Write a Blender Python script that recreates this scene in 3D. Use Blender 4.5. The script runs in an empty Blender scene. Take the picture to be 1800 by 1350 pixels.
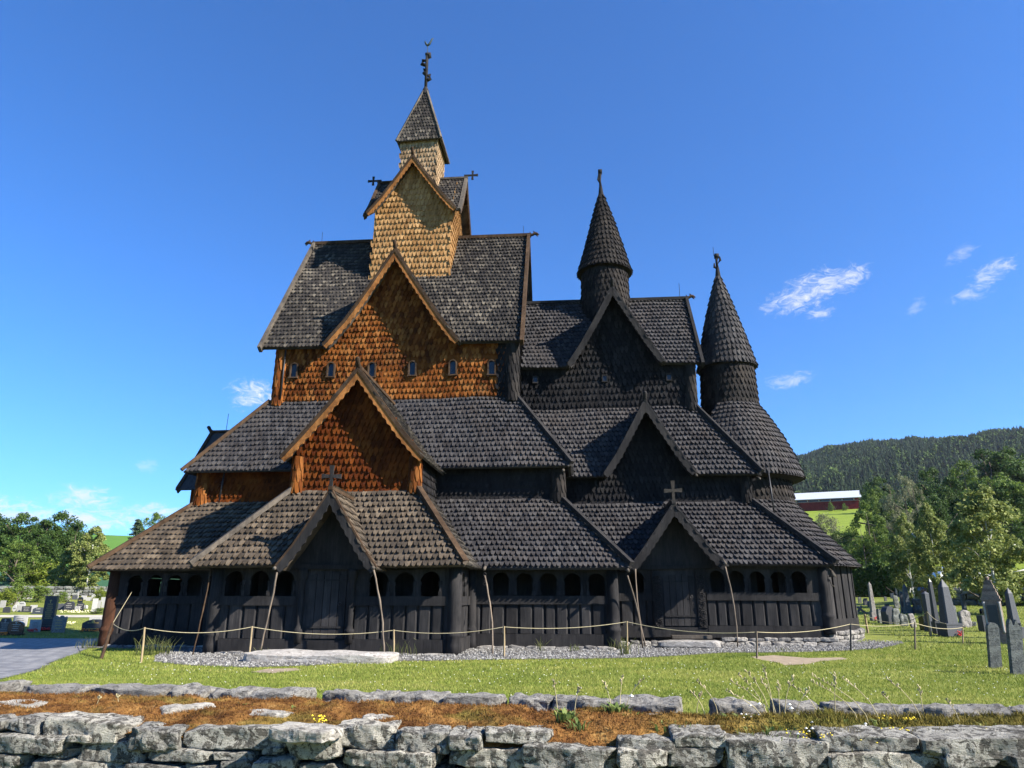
import bpy, math, random
import numpy as np
from mathutils import Vector, noise as mnoise
R = math.radians
rng = np.random.default_rng(7)
random.seed(7)
scene = bpy.context.scene
COL = scene.collection

# ------------------------------------------------------------------ camera
F_PX, PITCH, YAW, EYE = 1250.0, R(16.7), R(5.0), 1.55
cam_d = bpy.data.cameras.new("camera")
cam = bpy.data.objects.new("camera", cam_d)
COL.objects.link(cam)
cam.location = (0, 0, EYE)
cam.rotation_euler = (R(90) + PITCH, 0, YAW)
cam_d.sensor_width = 36
cam_d.lens = 36 * F_PX / 1800
cam_d.clip_start = 0.05
cam_d.clip_end = 30000
scene.camera = cam
_cp, _sp, _cy, _sy = math.cos(PITCH), math.sin(PITCH), math.cos(YAW), math.sin(YAW)
_fw = (-_sy * _cp, _cy * _cp, _sp)
_rt = (_cy, _sy, 0.0)
_up = (_sy * _sp, -_cy * _sp, _cp)

def ray(x, y):
    u = (x - 900) / F_PX
    v = -(y - 675) / F_PX
    return tuple(_fw[i] + u * _rt[i] + v * _up[i] for i in range(3))

def at(x, y, Y):                       # survey point at northing Y
    d = ray(x, y)
    t = Y / d[1]
    return (d[0] * t, Y, EYE + d[2] * t)

def smooth(a, b, x):
    t = min(1, max(0, (x - a) / (b - a)))
    return t * t * (3 - 2 * t)

def interp(tab, x):
    return float(np.interp(x, [p[0] for p in tab], [p[1] for p in tab]))

TAB_R = [(0, 0), (30, 0), (80, 1.6), (100, 3.9), (135, 9.0), (160, 11.6), (195, 17.2), (250, 28.3), (300, 30.5), (420, 40), (5000, 40)]
TAB_L = [(0, 0), (50, 0), (88, 2.15), (105, 2.7), (150, 5.5), (180, 8), (300, 23.5), (340, 24.5), (500, 20), (5000, 20)]

def ground_z(X, Y):
    r = math.hypot(X, Y)
    if Y < 0:
        return 0.0
    az = math.degrees(math.atan2(X, Y))
    k = smooth(-8, 8, az)
    zl = interp(TAB_L, r)
    zr = interp(TAB_R, r)
    drop = -.45 * smooth(16.3, 19.5, -X) * smooth(18.5, 25, Y) * (1 - smooth(110, 150, r))
    return zl * (1 - k) + zr * k + drop

def on_ground(x, y):                   # survey point on the terrain
    d = ray(x, y)
    t, prev = 3.0, 0
    while t < 6000:
        z = EYE + d[2] * t
        if z <= ground_z(d[0] * t, d[1] * t):
            lo, hi = prev, t
            for _ in range(30):
                m = (lo + hi) / 2
                if EYE + d[2] * m <= ground_z(d[0] * m, d[1] * m):
                    hi = m
                else:
                    lo = m
            return (d[0] * hi, d[1] * hi, ground_z(d[0] * hi, d[1] * hi))
        prev = t
        t *= 1.01
    return (d[0] * 60, d[1] * 60, ground_z(d[0] * 60, d[1] * 60))

# ------------------------------------------------------------------ objects
def tag(o, label=None, cat=None, group=None, kind=None):
    if label: o["label"] = label
    if cat: o["category"] = cat
    if group: o["group"] = group
    if kind: o["kind"] = kind
    return o

def thing(name, label, cat, loc=(0, 0, 0), rotz=0.0, group=None):
    o = bpy.data.objects.new(name, None)
    COL.objects.link(o)
    o.empty_display_size = 0.2
    o.location = loc
    o.rotation_euler = (0, 0, rotz)
    return tag(o, label, cat, group)

def world_of(o):
    p = Vector((0, 0, 0))
    while o is not None:
        p = p + o.location
        o = o.parent
    return p

class MB:
    """collects geometry, then links it as one mesh object"""
    def __init__(self):
        self.v, self.f, self.c, self.n = [], [], [], 0
    def add(self, verts, faces):
        verts = np.asarray(verts, dtype=np.float64).reshape(-1, 3)
        self.v.append(verts)
        self.f.append(np.array([i + self.n for f in faces for i in f], dtype=np.int32))
        self.c.append(np.array([len(f) for f in faces], dtype=np.int32))
        self.n += len(verts)
    def add_array(self, verts, loops, counts):
        verts = verts.reshape(-1, 3)
        self.v.append(verts)
        self.f.append((loops + self.n).astype(np.int32))
        self.c.append(counts.astype(np.int32))
        self.n += len(verts)
    def inst(self, P, faces):          # P (k, m, 3): k copies of an m-vertex template
        k, m, _ = P.shape
        if k == 0: return
        fl = np.array([i for f in faces for i in f])
        cn = np.array([len(f) for f in faces])
        self.add_array(P, (fl[None] + (np.arange(k) * m)[:, None]).ravel(), np.tile(cn, k))
    def build(self, name, mat, parent=None, smooth=False, local=False):
        v = np.concatenate(self.v)
        if parent is not None and not local:
            v = v - np.array(world_of(parent))
        fl, cn = np.concatenate(self.f), np.concatenate(self.c)
        me = bpy.data.meshes.new(name)
        me.vertices.add(len(v))
        me.vertices.foreach_set("co", v.astype(np.float32).ravel())
        me.loops.add(len(fl))
        me.loops.foreach_set("vertex_index", fl)
        me.polygons.add(len(cn))
        st = np.concatenate([[0], np.cumsum(cn)[:-1]]).astype(np.int32)
        me.polygons.foreach_set("loop_start", st)
        me.polygons.foreach_set("use_smooth", np.full(len(cn), smooth, dtype=bool))
        me.update(calc_edges=True)
        me.validate()
        if mat is not None: me.materials.append(mat)
        o = bpy.data.objects.new(name, me)
        COL.objects.link(o)
        if parent is not None: o.parent = parent
        return o
    # ---- shapes
    def box(self, c, s, rz=0.0, rx=0.0, ry=0.0):
        x, y, z = s[0] / 2, s[1] / 2, s[2] / 2
        P = np.array([[-x,-y,-z],[x,-y,-z],[x,y,-z],[-x,y,-z],[-x,-y,z],[x,-y,z],[x,y,z],[-x,y,z]])
        if rx:
            a, b = math.cos(rx), math.sin(rx); P = P @ np.array([[1,0,0],[0,a,b],[0,-b,a]])
        if ry:
            a, b = math.cos(ry), math.sin(ry); P = P @ np.array([[a,0,-b],[0,1,0],[b,0,a]])
        if rz:
            a, b = math.cos(rz), math.sin(rz); P = P @ np.array([[a,b,0],[-b,a,0],[0,0,1]])
        self.add(P + np.array(c), [(0,3,2,1),(4,5,6,7),(0,1,5,4),(1,2,6,5),(2,3,7,6),(3,0,4,7)])
    def beam(self, p, q, w, h, upv=(0, 0, 1)):
        p, q = np.array(p, float), np.array(q, float)
        d = q - p; d /= np.linalg.norm(d)
        s = np.cross(d, upv); s /= np.linalg.norm(s)
        u = np.cross(s, d)
        P = []
        for e in (p, q):
            for a, b in ((-1,-1),(1,-1),(1,1),(-1,1)):
                P.append(e + s * a * w / 2 + u * b * h / 2)
        self.add(P, [(3,2,1,0),(4,5,6,7),(0,1,5,4),(1,2,6,5),(2,3,7,6),(3,0,4,7)])
    def tube(self, pts, rad, n=8):
        pts = [np.array(p, float) for p in pts]
        if not hasattr(rad, '__len__'): rad = [rad] * len(pts)
        V, Fc = [], []
        for i, p in enumerate(pts):
            d = pts[min(i + 1, len(pts) - 1)] - pts[max(i - 1, 0)]
            d = d / (np.linalg.norm(d) + 1e-9)
            ref = np.array([0, 0, 1.0]) if abs(d[2]) < 0.9 else np.array([1.0, 0, 0])
            s = np.cross(d, ref); s /= np.linalg.norm(s)
            u = np.cross(s, d)
            for k in range(n):
                a = 2 * math.pi * k / n
                V.append(p + (s * math.cos(a) + u * math.sin(a)) * rad[i])
        for i in range(len(pts) - 1):
            for k in range(n):
                k2 = (k + 1) % n
                Fc.append((i*n+k, i*n+k2, (i+1)*n+k2, (i+1)*n+k))
        Fc.append(tuple(range(n - 1, -1, -1)))
        Fc.append(tuple((len(pts)-1)*n + k for k in range(n)))
        self.add(V, Fc)
    def lathe(self, cx, cy, prof, n=32, a0=0.0, a1=2*math.pi, cap=False):
        V, Fc = [], []
        full = abs(a1 - a0 - 2 * math.pi) < 1e-6
        m = n if full else n + 1
        for r, z in prof:
            for k in range(m):
                a = a0 + (a1 - a0) * k / n
                V.append((cx + r * math.cos(a), cy + r * math.sin(a), z))
        for i in range(len(prof) - 1):
            for k in range(n):
                k2 = (k + 1) % m
                Fc.append((i*m+k, i*m+k2, (i+1)*m+k2, (i+1)*m+k))
        if cap and full:
            Fc.append(tuple(range(m - 1, -1, -1)))
            Fc.append(tuple((len(prof)-1)*m + k for k in range(m)))
        self.add(V, Fc)
    def slab(self, pts, th):           # prism below a planar outline (outline is counter-clockwise from outside)
        pts = np.array(pts, float)
        N = newell(pts)
        n = len(pts)
        P = np.concatenate([pts, pts - N * th])
        Fc = [tuple(range(n)), tuple(range(2*n-1, n-1, -1))]
        for i in range(n):
            j = (i + 1) % n
            Fc.append((i, n + i, n + j, j))
        self.add(P, Fc)
    def shingles(self, pts, w, h, t, skip=(), base=0.10, rows=None, pointed=0.26, jit=1.0, slab=True, drop=0.0):
        """overlapping tongue-shaped wooden shingles over a planar outline; pts[0]->pts[1] is the lower edge"""
        pts = np.array(pts, float)
        U = pts[1] - pts[0]; U = U / np.linalg.norm(U)
        N = newell(pts)
        V = np.cross(N, U)
        O = pts[0]
        uv = np.stack([(pts - O) @ U, (pts - O) @ V], 1)
        if slab: self.slab(pts, base)
        u0, u1, v0, v1 = uv[:,0].min(), uv[:,0].max(), uv[:,1].min(), uv[:,1].max()
        S = []
        k = 0
        v = v0 - drop
        while v < v1 - 0.15 * h:
            off = (k % 2) * 0.5 * w
            us = np.arange(u0 + off, u1 + w * 0.3, w) + w * 0.02
            ok = inside(us, np.full(us.shape, max(v + 0.35 * h, v0 + .01)), uv) & (us > u0 - 0.4*w)
            for (a, b, c, d) in skip:
                ok &= ~((us > a) & (us < b) & (v + 0.6 * h > c) & (v < d))
            us = us[ok]
            if len(us): S.append(np.stack([us, np.full(us.shape, v)], 1))
            v += h; k += 1
        if not S: return
        S = np.concatenate(S)
        tp = tongue(w, h, t, pointed)
        n = len(S)
        loc = np.repeat(tp[None], n, 0)
        j = rng.normal(size=(n, 4)) * jit
        loc[:, :, 0] *= (1 + 0.025 * j[:, 0:1])
        loc[:, :, 0] += S[:, 0:1] + 0.010 * j[:, 1:2]
        loc[:, :, 1] += S[:, 1:2] + 0.022 * h * j[:, 2:3]
        odd = rng.uniform(0, 1, n) < .018         # slipped or lifted shingles
        loc[odd, :, 1] -= (rng.uniform(.05, .16, odd.sum()) * h)[:, None]
        loc[odd, :, 2] *= 1.25
        loc[:, :, 2] *= (1 + 0.12 * np.clip(j[:, 3:4], -2, 2))
        P = O + loc[:, :, 0:1] * U + loc[:, :, 1:2] * V + loc[:, :, 2:3] * N
        self.inst(P, TONGUE_F)
    def cone_shingles(self, cx, cy, prof, w, h, t, a0=0.0, a1=2*math.pi, pointed=0.3, seg=48):
        self.lathe(cx, cy, prof, seg, a0, a1)
        pr = np.array(prof, float)
        sl = np.concatenate([[0], np.cumsum(np.hypot(np.diff(pr[:,0]), np.diff(pr[:,1])))])
        s, k = 0.0, 0
        while s < sl[-1] - 0.3 * h:
            r = np.interp(s, sl, pr[:,0]); z = np.interp(s, sl, pr[:,1])
            r2 = np.interp(min(s + h, sl[-1]), sl, pr[:,0]); z2 = np.interp(min(s + h, sl[-1]), sl, pr[:,1])
            d = np.array([r2 - r, z2 - z]); d /= np.linalg.norm(d) + 1e-9
            n = max(5, int(round(2 * math.pi * r / w)))
            a = (np.arange(n) + 0.5 * (k % 2)) * 2 * math.pi / n
            if a1 - a0 < 2 * math.pi - 1e-6:
                aa = (a - a0) % (2 * math.pi)
                a = a[aa < (a1 - a0)]
            ww = 2 * math.pi * r / n
            tp = tongue(ww, h, t, pointed)
            m = len(a)
            er = np.stack([np.cos(a), np.sin(a), np.zeros(m)], 1)
            U = np.stack([-np.sin(a), np.cos(a), np.zeros(m)], 1)
            V = er * d[0]; V[:, 2] = d[1]
            N = np.cross(U, V)
            O = er * r + np.array([cx, cy, z])
            loc = np.repeat(tp[None], m, 0)
            j = rng.normal(size=(m, 2))
            loc[:, :, 0] *= np.where(loc[:, :, 1] > h * .6, max(0.15, np.interp(min(s+1.2*h, sl[-1]), sl, pr[:,0]) / max(r, 1e-3)), 1.0)
            loc[:, :, 1] += 0.03 * h * j[:, 0:1]
            loc[:, :, 2] *= 1 + 0.15 * np.clip(j[:, 1:2], -2, 2)
            P = O[:, None] + loc[:, :, 0:1] * U[:, None] + loc[:, :, 1:2] * V[:, None] + loc[:, :, 2:3] * N[:, None]
            self.inst(P, TONGUE_F)
            s += h; k += 1

def newell(p):
    q = np.roll(p, -1, 0)
    n = np.array([((p[:,1]-q[:,1])*(p[:,2]+q[:,2])).sum(), ((p[:,2]-q[:,2])*(p[:,0]+q[:,0])).sum(), ((p[:,0]-q[:,0])*(p[:,1]+q[:,1])).sum()])
    return n / np.linalg.norm(n)

def inside(x, y, poly):
    r = np.zeros(x.shape, bool)
    n = len(poly)
    for i in range(n):
        x1, y1 = poly[i]; x2, y2 = poly[(i + 1) % n]
        if y1 == y2: continue
        c = ((y1 > y) != (y2 > y)) & (x < (x2 - x1) * (y - y1) / (y2 - y1) + x1)
        r ^= c
    return r

def tongue(w, h, t, pointed):
    hw = 0.462 * w
    b = pointed * hw
    th = 0.6 * t
    k = 0.26 + 0.4 * pointed
    b = 0.5 * b
    top = [(-hw, 1.25*h, 0.004), (-hw, 0.72*h, 0.36*t), (-(.50 + .4*pointed)*hw, 0.30*h, 0.78*t), (-k*hw, 0.06*h, 0.98*t), (k*hw, 0.06*h, 0.98*t), ((.50 + .4*pointed)*hw, 0.30*h, 0.78*t), (hw, 0.72*h, 0.36*t), (hw, 1.25*h, 0.004)]
    top = top[:4] + [(0.0, 0.0, t)] + top[4:]
    bot = [(a, c, n - th) for a, c, n in top[1:8]]
    return np.array(top + bot)
TONGUE_F = [(0,1,2,3,4,5,6,7,8), (1,9,10,2), (2,10,11,3), (3,11,12,4), (4,12,13,5), (5,13,14,6), (6,14,15,7), (7,15,8), (0,9,1)]

def fbm(p, o=3):
    v, a = 0.0, 1.0
    for k in range(o):
        v += a * mnoise.noise(p); p = p * 2.03 + Vector((3.1, 1.7, 5.3)); a *= 0.5
    return v

def stone(mb, c, s, rz=0.0, seed=0, n=6, e=0.35, rough=0.10, tilt=(0, 0), fine=0.0):
    """irregular quarried stone: a superellipsoid block roughened by noise"""
    V, Fc = [], []
    idx = {}
    def vid(q):
        key = tuple(round(x, 5) for x in q)
        if key not in idx:
            idx[key] = len(V); V.append(q)
        return idx[key]
    for ax in range(3):
        for sg in (-1, 1):
            for i in range(n):
                for j in range(n):
                    quad = []
                    for di, dj in ((0,0),(1,0),(1,1),(0,1)):
                        q = [0,0,0]
                        q[ax] = sg
                        q[(ax+1)%3] = -1 + 2*(i+di)/n
                        q[(ax+2)%3] = -1 + 2*(j+dj)/n
                        quad.append(vid(q))
                    if sg < 0: quad.reverse()
                    Fc.append(tuple(quad))
    Q = np.array(V)
    p = 2 / e
    L = (np.abs(Q) ** p).sum(1) ** (1 / p)
    Q = Q / L[:, None]
    cr = np.random.default_rng(abs(seed) * 3 + (1 if seed < 0 else 0) + 17)
    for _ in range(9):                     # broken corners and edges
        nn = cr.normal(0, 1, 3); nn /= np.linalg.norm(nn)
        sup = np.abs(nn).sum()
        dd = sup * cr.uniform(.76, .97)
        ex = np.clip(Q @ nn - dd, 0, None)
        Q = Q - ex[:, None] * nn
    off = Vector((seed * 7.31, seed * 3.77, seed * 1.13))
    # shear/taper so that no two blocks share an outline
    rr = random.Random(seed)
    tx, ty, sk = rr.uniform(-.18, .18), rr.uniform(-.12, .12), rr.uniform(-.2, .2)
    Q[:, 2] *= 1 + tx * Q[:, 0]
    Q[:, 0] += sk * Q[:, 2] * (s[2] / s[0])
    Q[:, 1] *= 1 + ty * Q[:, 0]
    S = np.array(s) / 2
    W = Q * S
    mn = min(s)
    for k in range(len(W)):
        q = Vector(W[k])
        d = fbm(q * (1.6 / max(s) * 2) + off, 3) * rough * mn * 2
        if fine: d += fbm(q * 14 + off, 3) * fine
        nrm = Vector(Q[k]).normalized()
        W[k] += np.array(nrm) * d
    a, b = math.cos(tilt[0]), math.sin(tilt[0]); W = W @ np.array([[1,0,0],[0,a,b],[0,-b,a]])
    a, b = math.cos(tilt[1]), math.sin(tilt[1]); W = W @ np.array([[a,0,-b],[0,1,0],[b,0,a]])
    a, b = math.cos(rz), math.sin(rz); W = W @ np.array([[a,b,0],[-b,a,0],[0,0,1]])
    mb.add(W + np.array(c), Fc)

# ------------------------------------------------------------------ materials
def newmat(name):
    m = bpy.data.materials.new(name)
    m.use_nodes = True
    nt = m.node_tree
    nt.nodes.clear()
    return m, nt

class NT:
    def __init__(self, nt): self.nt = nt
    def n(self, t, **kw):
        nd = self.nt.nodes.new(t)
        for k, v in kw.items():
            if k.startswith('i_'): nd.inputs[k[2:].replace('_', ' ')].default_value = v
            else: setattr(nd, k, v)
        return nd
    def l(self, a, b): self.nt.links.new(a, b)
    def noise(self, vec, scale, detail=4, rough=0.55, dist=0.0):
        nd = self.n('ShaderNodeTexNoise')
        nd.inputs['Scale'].default_value = scale
        nd.inputs['Detail'].default_value = detail
        nd.inputs['Roughness'].default_value = rough
        nd.inputs['Distortion'].default_value = dist
        if vec is not None: self.l(vec, nd.inputs['Vector'])
        return nd.outputs['Fac']
    def voronoi(self, vec, scale, feature='F1', out='Distance'):
        nd = self.n('ShaderNodeTexVoronoi', feature=feature)
        nd.inputs['Scale'].default_value = scale
        if vec is not None: self.l(vec, nd.inputs['Vector'])
        return nd.outputs[out]
    def mapping(self, vec, scale=(1,1,1), rot=(0,0,0)):
        nd = self.n('ShaderNodeMapping')
        nd.inputs['Scale'].default_value = scale
        nd.inputs['Rotation'].default_value = rot
        self.l(vec, nd.inputs['Vector'])
        return nd.outputs['Vector']
    def ramp(self, fac, stops, interp='LINEAR'):
        nd = self.n('ShaderNodeValToRGB')
        cr = nd.color_ramp
        cr.interpolation = interp
        while len(cr.elements) > 1: cr.elements.remove(cr.elements[0])
        for i, (p, c) in enumerate(stops):
            el = cr.elements[0] if i == 0 else cr.elements.new(p)
            el.position = p
            el.color = (*c, 1) if len(c) == 3 else c
        self.l(fac, nd.inputs['Fac'])
        return nd.outputs['Color']
    def mix(self, fac, a, b, bt='MIX'):
        nd = self.n('ShaderNodeMix', data_type='RGBA', blend_type=bt)
        for s, v in ((0, fac), (6, a), (7, b)):
            if isinstance(v, (int, float)): nd.inputs[s].default_value = v
            elif isinstance(v, tuple): nd.inputs[s].default_value = (*v, 1) if len(v) == 3 else v
            else: self.l(v, nd.inputs[s])
        return nd.outputs[2]
    def math(self, op, a, b=None, c=None, clamp=False):
        nd = self.n('ShaderNodeMath', operation=op, use_clamp=clamp)
        for i, v in enumerate((a, b, c)):
            if v is None: continue
            if isinstance(v, (int, float)): nd.inputs[i].default_value = v
            else: self.l(v, nd.inputs[i])
        return nd.outputs[0]
    def range(self, v, a, b, c=0.0, d=1.0, smooth=False):
        nd = self.n('ShaderNodeMapRange')
        if smooth: nd.interpolation_type = 'SMOOTHSTEP'
        nd.inputs[1].default_value = a; nd.inputs[2].default_value = b
        nd.inputs[3].default_value = c; nd.inputs[4].default_value = d
        self.l(v, nd.inputs[0])
        return nd.outputs[0]
    def bump(self, h, strength, dist):
        nd = self.n('ShaderNodeBump')
        nd.inputs['Strength'].default_value = strength
        nd.inputs['Distance'].default_value = dist
        self.l(h, nd.inputs['Height'])
        return nd.outputs['Normal']
    def out(self, color, rough=0.8, normal=None, spec=0.3, metallic=0.0, transl=0.0):
        p = self.n('ShaderNodeBsdfPrincipled')
        if isinstance(color, tuple): p.inputs['Base Color'].default_value = (*color, 1)
        else: self.l(color, p.inputs['Base Color'])
        if isinstance(rough, (int, float)): p.inputs['Roughness'].default_value = rough
        else: self.l(rough, p.inputs['Roughness'])
        p.inputs['Specular IOR Level'].default_value = spec
        p.inputs['Metallic'].default_value = metallic
        if normal is not None: self.l(normal, p.inputs['Normal'])
        o = self.n('ShaderNodeOutputMaterial')
        if transl > 0:
            t = self.n('ShaderNodeBsdfTranslucent')
            self.l(color, t.inputs['Color'])
            ms = self.n('ShaderNodeMixShader')
            ms.inputs[0].default_value = transl
            self.l(p.outputs[0], ms.inputs[1]); self.l(t.outputs[0], ms.inputs[2])
            self.l(ms.outputs[0], o.inputs['Surface'])
        else:
            self.l(p.outputs[0], o.inputs['Surface'])
        return p
    def obj(self): return self.n('ShaderNodeTexCoord').outputs['Object']
    def pos(self): return self.n('ShaderNodeNewGeometry').outputs['Position']
    def island(self): return self.n('ShaderNodeNewGeometry').outputs['Random Per Island']

def shingle_mat(name, cols, stain, stain_amt=0.5, scale=0.35, rough=0.85, spec=0.05, grain=0.5):
    """tarred pine: each shingle its own tone, stained by weather in large soft patches"""
    m, nt = newmat(name); N = NT(nt)
    P = N.obj()
    isl = N.island()
    n1 = N.noise(P, scale, 5, 0.6, 0.6)
    k = N.math('ADD', N.math('MULTIPLY', isl, 0.62), N.math('MULTIPLY', N.range(n1, 0.25, 0.75), 0.38), clamp=True)
    st = [(i / (len(cols) - 1), c) for i, c in enumerate(cols)]
    col = N.ramp(k, st)
    g = N.noise(N.mapping(P, (38, 38, 3.0)), 1.0, 4, 0.65)
    col = N.mix(0.55, col, N.ramp(g, [(0.25, (.35,.35,.35)), (0.55, (1,1,1)), (0.8, (1.35,1.3,1.25))]), 'MULTIPLY')
    st_ = N.noise(N.mapping(P, (4.5, 4.5, .45)), 1.0, 5, 0.65, .5)
    col = N.mix(.8, col, N.ramp(st_, [(0.34, (.55,.53,.52)), (0.52, (1,1,1)), (0.68, (1.22,1.2,1.17))]), 'MULTIPLY')
    n2 = N.noise(P, scale * 2.3, 6, 0.65, 1.0)
    col = N.mix(N.math('MULTIPLY', N.range(n2, 0.48, 0.66), stain_amt), col, stain)
    N.out(col, rough, N.bump(g, grain, 0.012), spec)
    return m

def wood_mat(name, c0, c1, c2=None, rough=0.85, spec=0.06, vert=(30, 30, 2.0)):
    m, nt = newmat(name); N = NT(nt)
    P = N.obj()
    g = N.noise(N.mapping(P, vert), 1.0, 5, 0.65, 0.4)
    n1 = N.noise(P, 1.4, 4, 0.6)
    col = N.ramp(N.math('ADD', N.math('MULTIPLY', g, 0.6), N.math('MULTIPLY', n1, 0.4)), [(0.3, c0), (0.62, c1)] + ([(0.75, c2)] if c2 else []))
    isl = N.island()
    wp = N.noise(N.mapping(P, (2.2, 2.2, .6)), 1.0, 6, 0.7, .8)
    col = N.mix(1.0, col, N.ramp(wp, [(.33, (.62,.62,.63)), (.5, (1,1,1)), (.66, (1.4,1.36,1.3))]), 'MULTIPLY')
    col = N.mix(1.0, col, N.ramp(isl, [(0, (.70,.70,.70)), (1, (1.28,1.27,1.25))]), 'MULTIPLY')
    N.out(col, rough, N.bump(g, 0.45, 0.01), spec)
    return m

def stone_mat(name, dark, mid, pale, pale_amt=0.5, scale=9.0, bump=0.6):
    m, nt = newmat(name); N = NT(nt)
    P = N.obj()
    isl = N.island()
    n1 = N.noise(P, scale * .6, 9, 0.72, 0.5)
    n2 = N.noise(P, scale * 1.0, 6, 0.65, 1.2)
    n3 = N.noise(P, scale * 7, 5, 0.75)
    n4 = N.noise(N.mapping(P, (1, 1, 3.5)), scale * 2.2, 6, 0.7, .6)
    vo = N.voronoi(P, scale * 2.4, 'SMOOTH_F1')
    vo2 = N.voronoi(P, scale * 6.5, 'F1')
    col = N.ramp(n4, [(0.34, dark), (0.50, mid), (0.70, tuple(x * 1.5 for x in mid))])
    lich = N.math('MULTIPLY', N.range(n2, 0.485, 0.505), N.range(n3, 0.36, 0.46))
    spots = N.math('MULTIPLY', N.range(vo, 0.34, 0.31), N.range(n1, 0.47, 0.50))
    small = N.math('MULTIPLY', N.range(vo2, 0.26, 0.20), N.range(n2, 0.42, 0.50))
    k = N.math('MAXIMUM', lich, N.math('MAXIMUM', spots, small))
    pal = N.mix(N.range(n1, .4, .6), pale, tuple(x * .55 for x in pale))
    col = N.mix(N.math('MULTIPLY', k, pale_amt), col, pal)
    col = N.mix(N.range(n3, 0.56, 0.66, 0, 0.65), col, dark)
    col = N.mix(1.0, col, N.ramp(isl, [(0, (.62,.62,.63)), (0.5, (1,.99,.97)), (1, (1.3,1.26,1.2))]), 'MULTIPLY')
    hh = N.math('ADD', N.math('MULTIPLY', n4, 0.6), N.math('MULTIPLY', n3, 0.4))
    N.out(col, 0.92, N.bump(hh, bump, 0.04), 0.15)
    return m

def plain_mat(name, col, rough=0.7, var=0.25, scale=6.0, spec=0.3, metallic=0.0, bump=0.2):
    m, nt = newmat(name); N = NT(nt)
    n1 = N.noise(N.obj(), scale, 6, 0.65)
    c = N.ramp(n1, [(0.3, tuple(x * (1 - var) for x in col)), (0.7, tuple(min(1, x * (1 + var)) for x in col))])
    N.out(c, rough, N.bump(n1, bump, 0.01), spec, metallic)
    return m

def leaf_mat(name, dark, mid, light, transl=0.3, spec=.18):
    m, nt = newmat(name); N = NT(nt)
    isl = N.island()
    n1 = N.noise(N.pos(), 0.45, 3, 0.6)
    k = N.math('ADD', N.math('MULTIPLY', isl, 0.55), N.math('MULTIPLY', n1, 0.45))
    col = N.ramp(k, [(0.15, dark), (0.5, mid), (0.85, light)])
    N.out(col, 0.6, None, spec, 0.0, transl)
    return m

M = {}
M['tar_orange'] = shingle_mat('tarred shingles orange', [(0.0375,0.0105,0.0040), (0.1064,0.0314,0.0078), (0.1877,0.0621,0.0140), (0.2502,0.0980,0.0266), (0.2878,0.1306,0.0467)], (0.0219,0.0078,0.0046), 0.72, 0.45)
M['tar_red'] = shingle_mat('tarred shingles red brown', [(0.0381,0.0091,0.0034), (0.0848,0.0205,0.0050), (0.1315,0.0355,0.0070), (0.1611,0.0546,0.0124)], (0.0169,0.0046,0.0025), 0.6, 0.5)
M['tar_tan'] = shingle_mat('bleached shingles tan', [(0.1822,0.0891,0.0317), (0.2822,0.1526,0.0588), (0.3826,0.2206,0.0942), (0.4553,0.2799,0.1283)], (0.1549,0.0763,0.0301), 0.5, 0.5)
M['tar_pale'] = shingle_mat('bleached shingles pale', [(0.1600,0.1040,0.0600), (0.2720,0.1840,0.1040), (0.3760,0.2640,0.1600), (0.4400,0.3280,0.2080)], (0.1200,0.0720,0.0400), 0.5, 0.6)
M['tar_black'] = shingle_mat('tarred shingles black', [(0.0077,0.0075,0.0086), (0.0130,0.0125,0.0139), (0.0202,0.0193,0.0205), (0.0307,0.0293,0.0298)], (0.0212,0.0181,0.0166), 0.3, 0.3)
M['tar_turret'] = shingle_mat('tarred shingles turret', [(0.0103,0.0100,0.0106), (0.0179,0.0166,0.0168), (0.0281,0.0252,0.0236), (0.0398,0.0343,0.0309)], (0.0467,0.0378,0.0309), 0.5, 0.35)
M['roof_black'] = shingle_mat('roof shingles black', [(0.0247,0.0238,0.0257), (0.0381,0.0362,0.0381), (0.0571,0.0541,0.0552), (0.0808,0.0761,0.0743)], (0.0666,0.0532,0.0437), 0.3, 0.25)
M['roof_brown'] = shingle_mat('roof shingles weathered', [(0.0187,0.0170,0.0161), (0.0340,0.0306,0.0281), (0.0527,0.0467,0.0408), (0.1020,0.0892,0.0731), (0.2210,0.1913,0.1487)], (0.0221,0.0204,0.0204), 0.85, 0.25)
M['roof_tan'] = shingle_mat('roof shingles bleached', [(0.0306,0.0255,0.0213), (0.0638,0.0510,0.0391), (0.1148,0.0892,0.0646), (0.1870,0.1487,0.1062)], (0.0467,0.0399,0.0340), 0.6, 0.3)
M['wood_black'] = wood_mat('tarred timber black', (0.0115,0.0115,0.0126), (0.0309,0.0290,0.0290), (0.0677,0.0630,0.0580))
M['wood_panel'] = wood_mat('tarred boards', (0.0152,0.0152,0.0167), (0.0382,0.0359,0.0359), (0.0766,0.0715,0.0678))
M['wood_grey'] = wood_mat('weathered timber grey', (0.0420,0.0364,0.0315), (0.0980,0.0840,0.0700), (0.1750,0.1540,0.1260), vert=(9, 9, 9))
M['wood_orange'] = wood_mat('tarred board orange', (0.1040,0.0364,0.0125), (0.2912,0.1300,0.0416), (0.4160,0.2392,0.0936), vert=(9, 9, 9))
M['wood_brown'] = wood_mat('tarred board brown', (0.0263,0.0165,0.0105), (0.0638,0.0413,0.0263), (0.1200,0.0825,0.0525), vert=(9, 9, 9))
M['gapblack'] = plain_mat('unlit gap', (.012,.012,.012), .9)
M['wood_redbrown'] = wood_mat('tarred pillar red brown', (0.0288,0.0141,0.0090), (0.0608,0.0288,0.0173), (0.0896,0.0448,0.0269))
M['stake'] = wood_mat('stake wood', (0.1950,0.1425,0.0825), (0.3375,0.2625,0.1575), (0.4125,0.3450,0.2250))
M['pole'] = wood_mat('pole wood', (0.0910,0.0700,0.0525), (0.1820,0.1470,0.1155), (0.2940,0.2520,0.2030))
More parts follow.
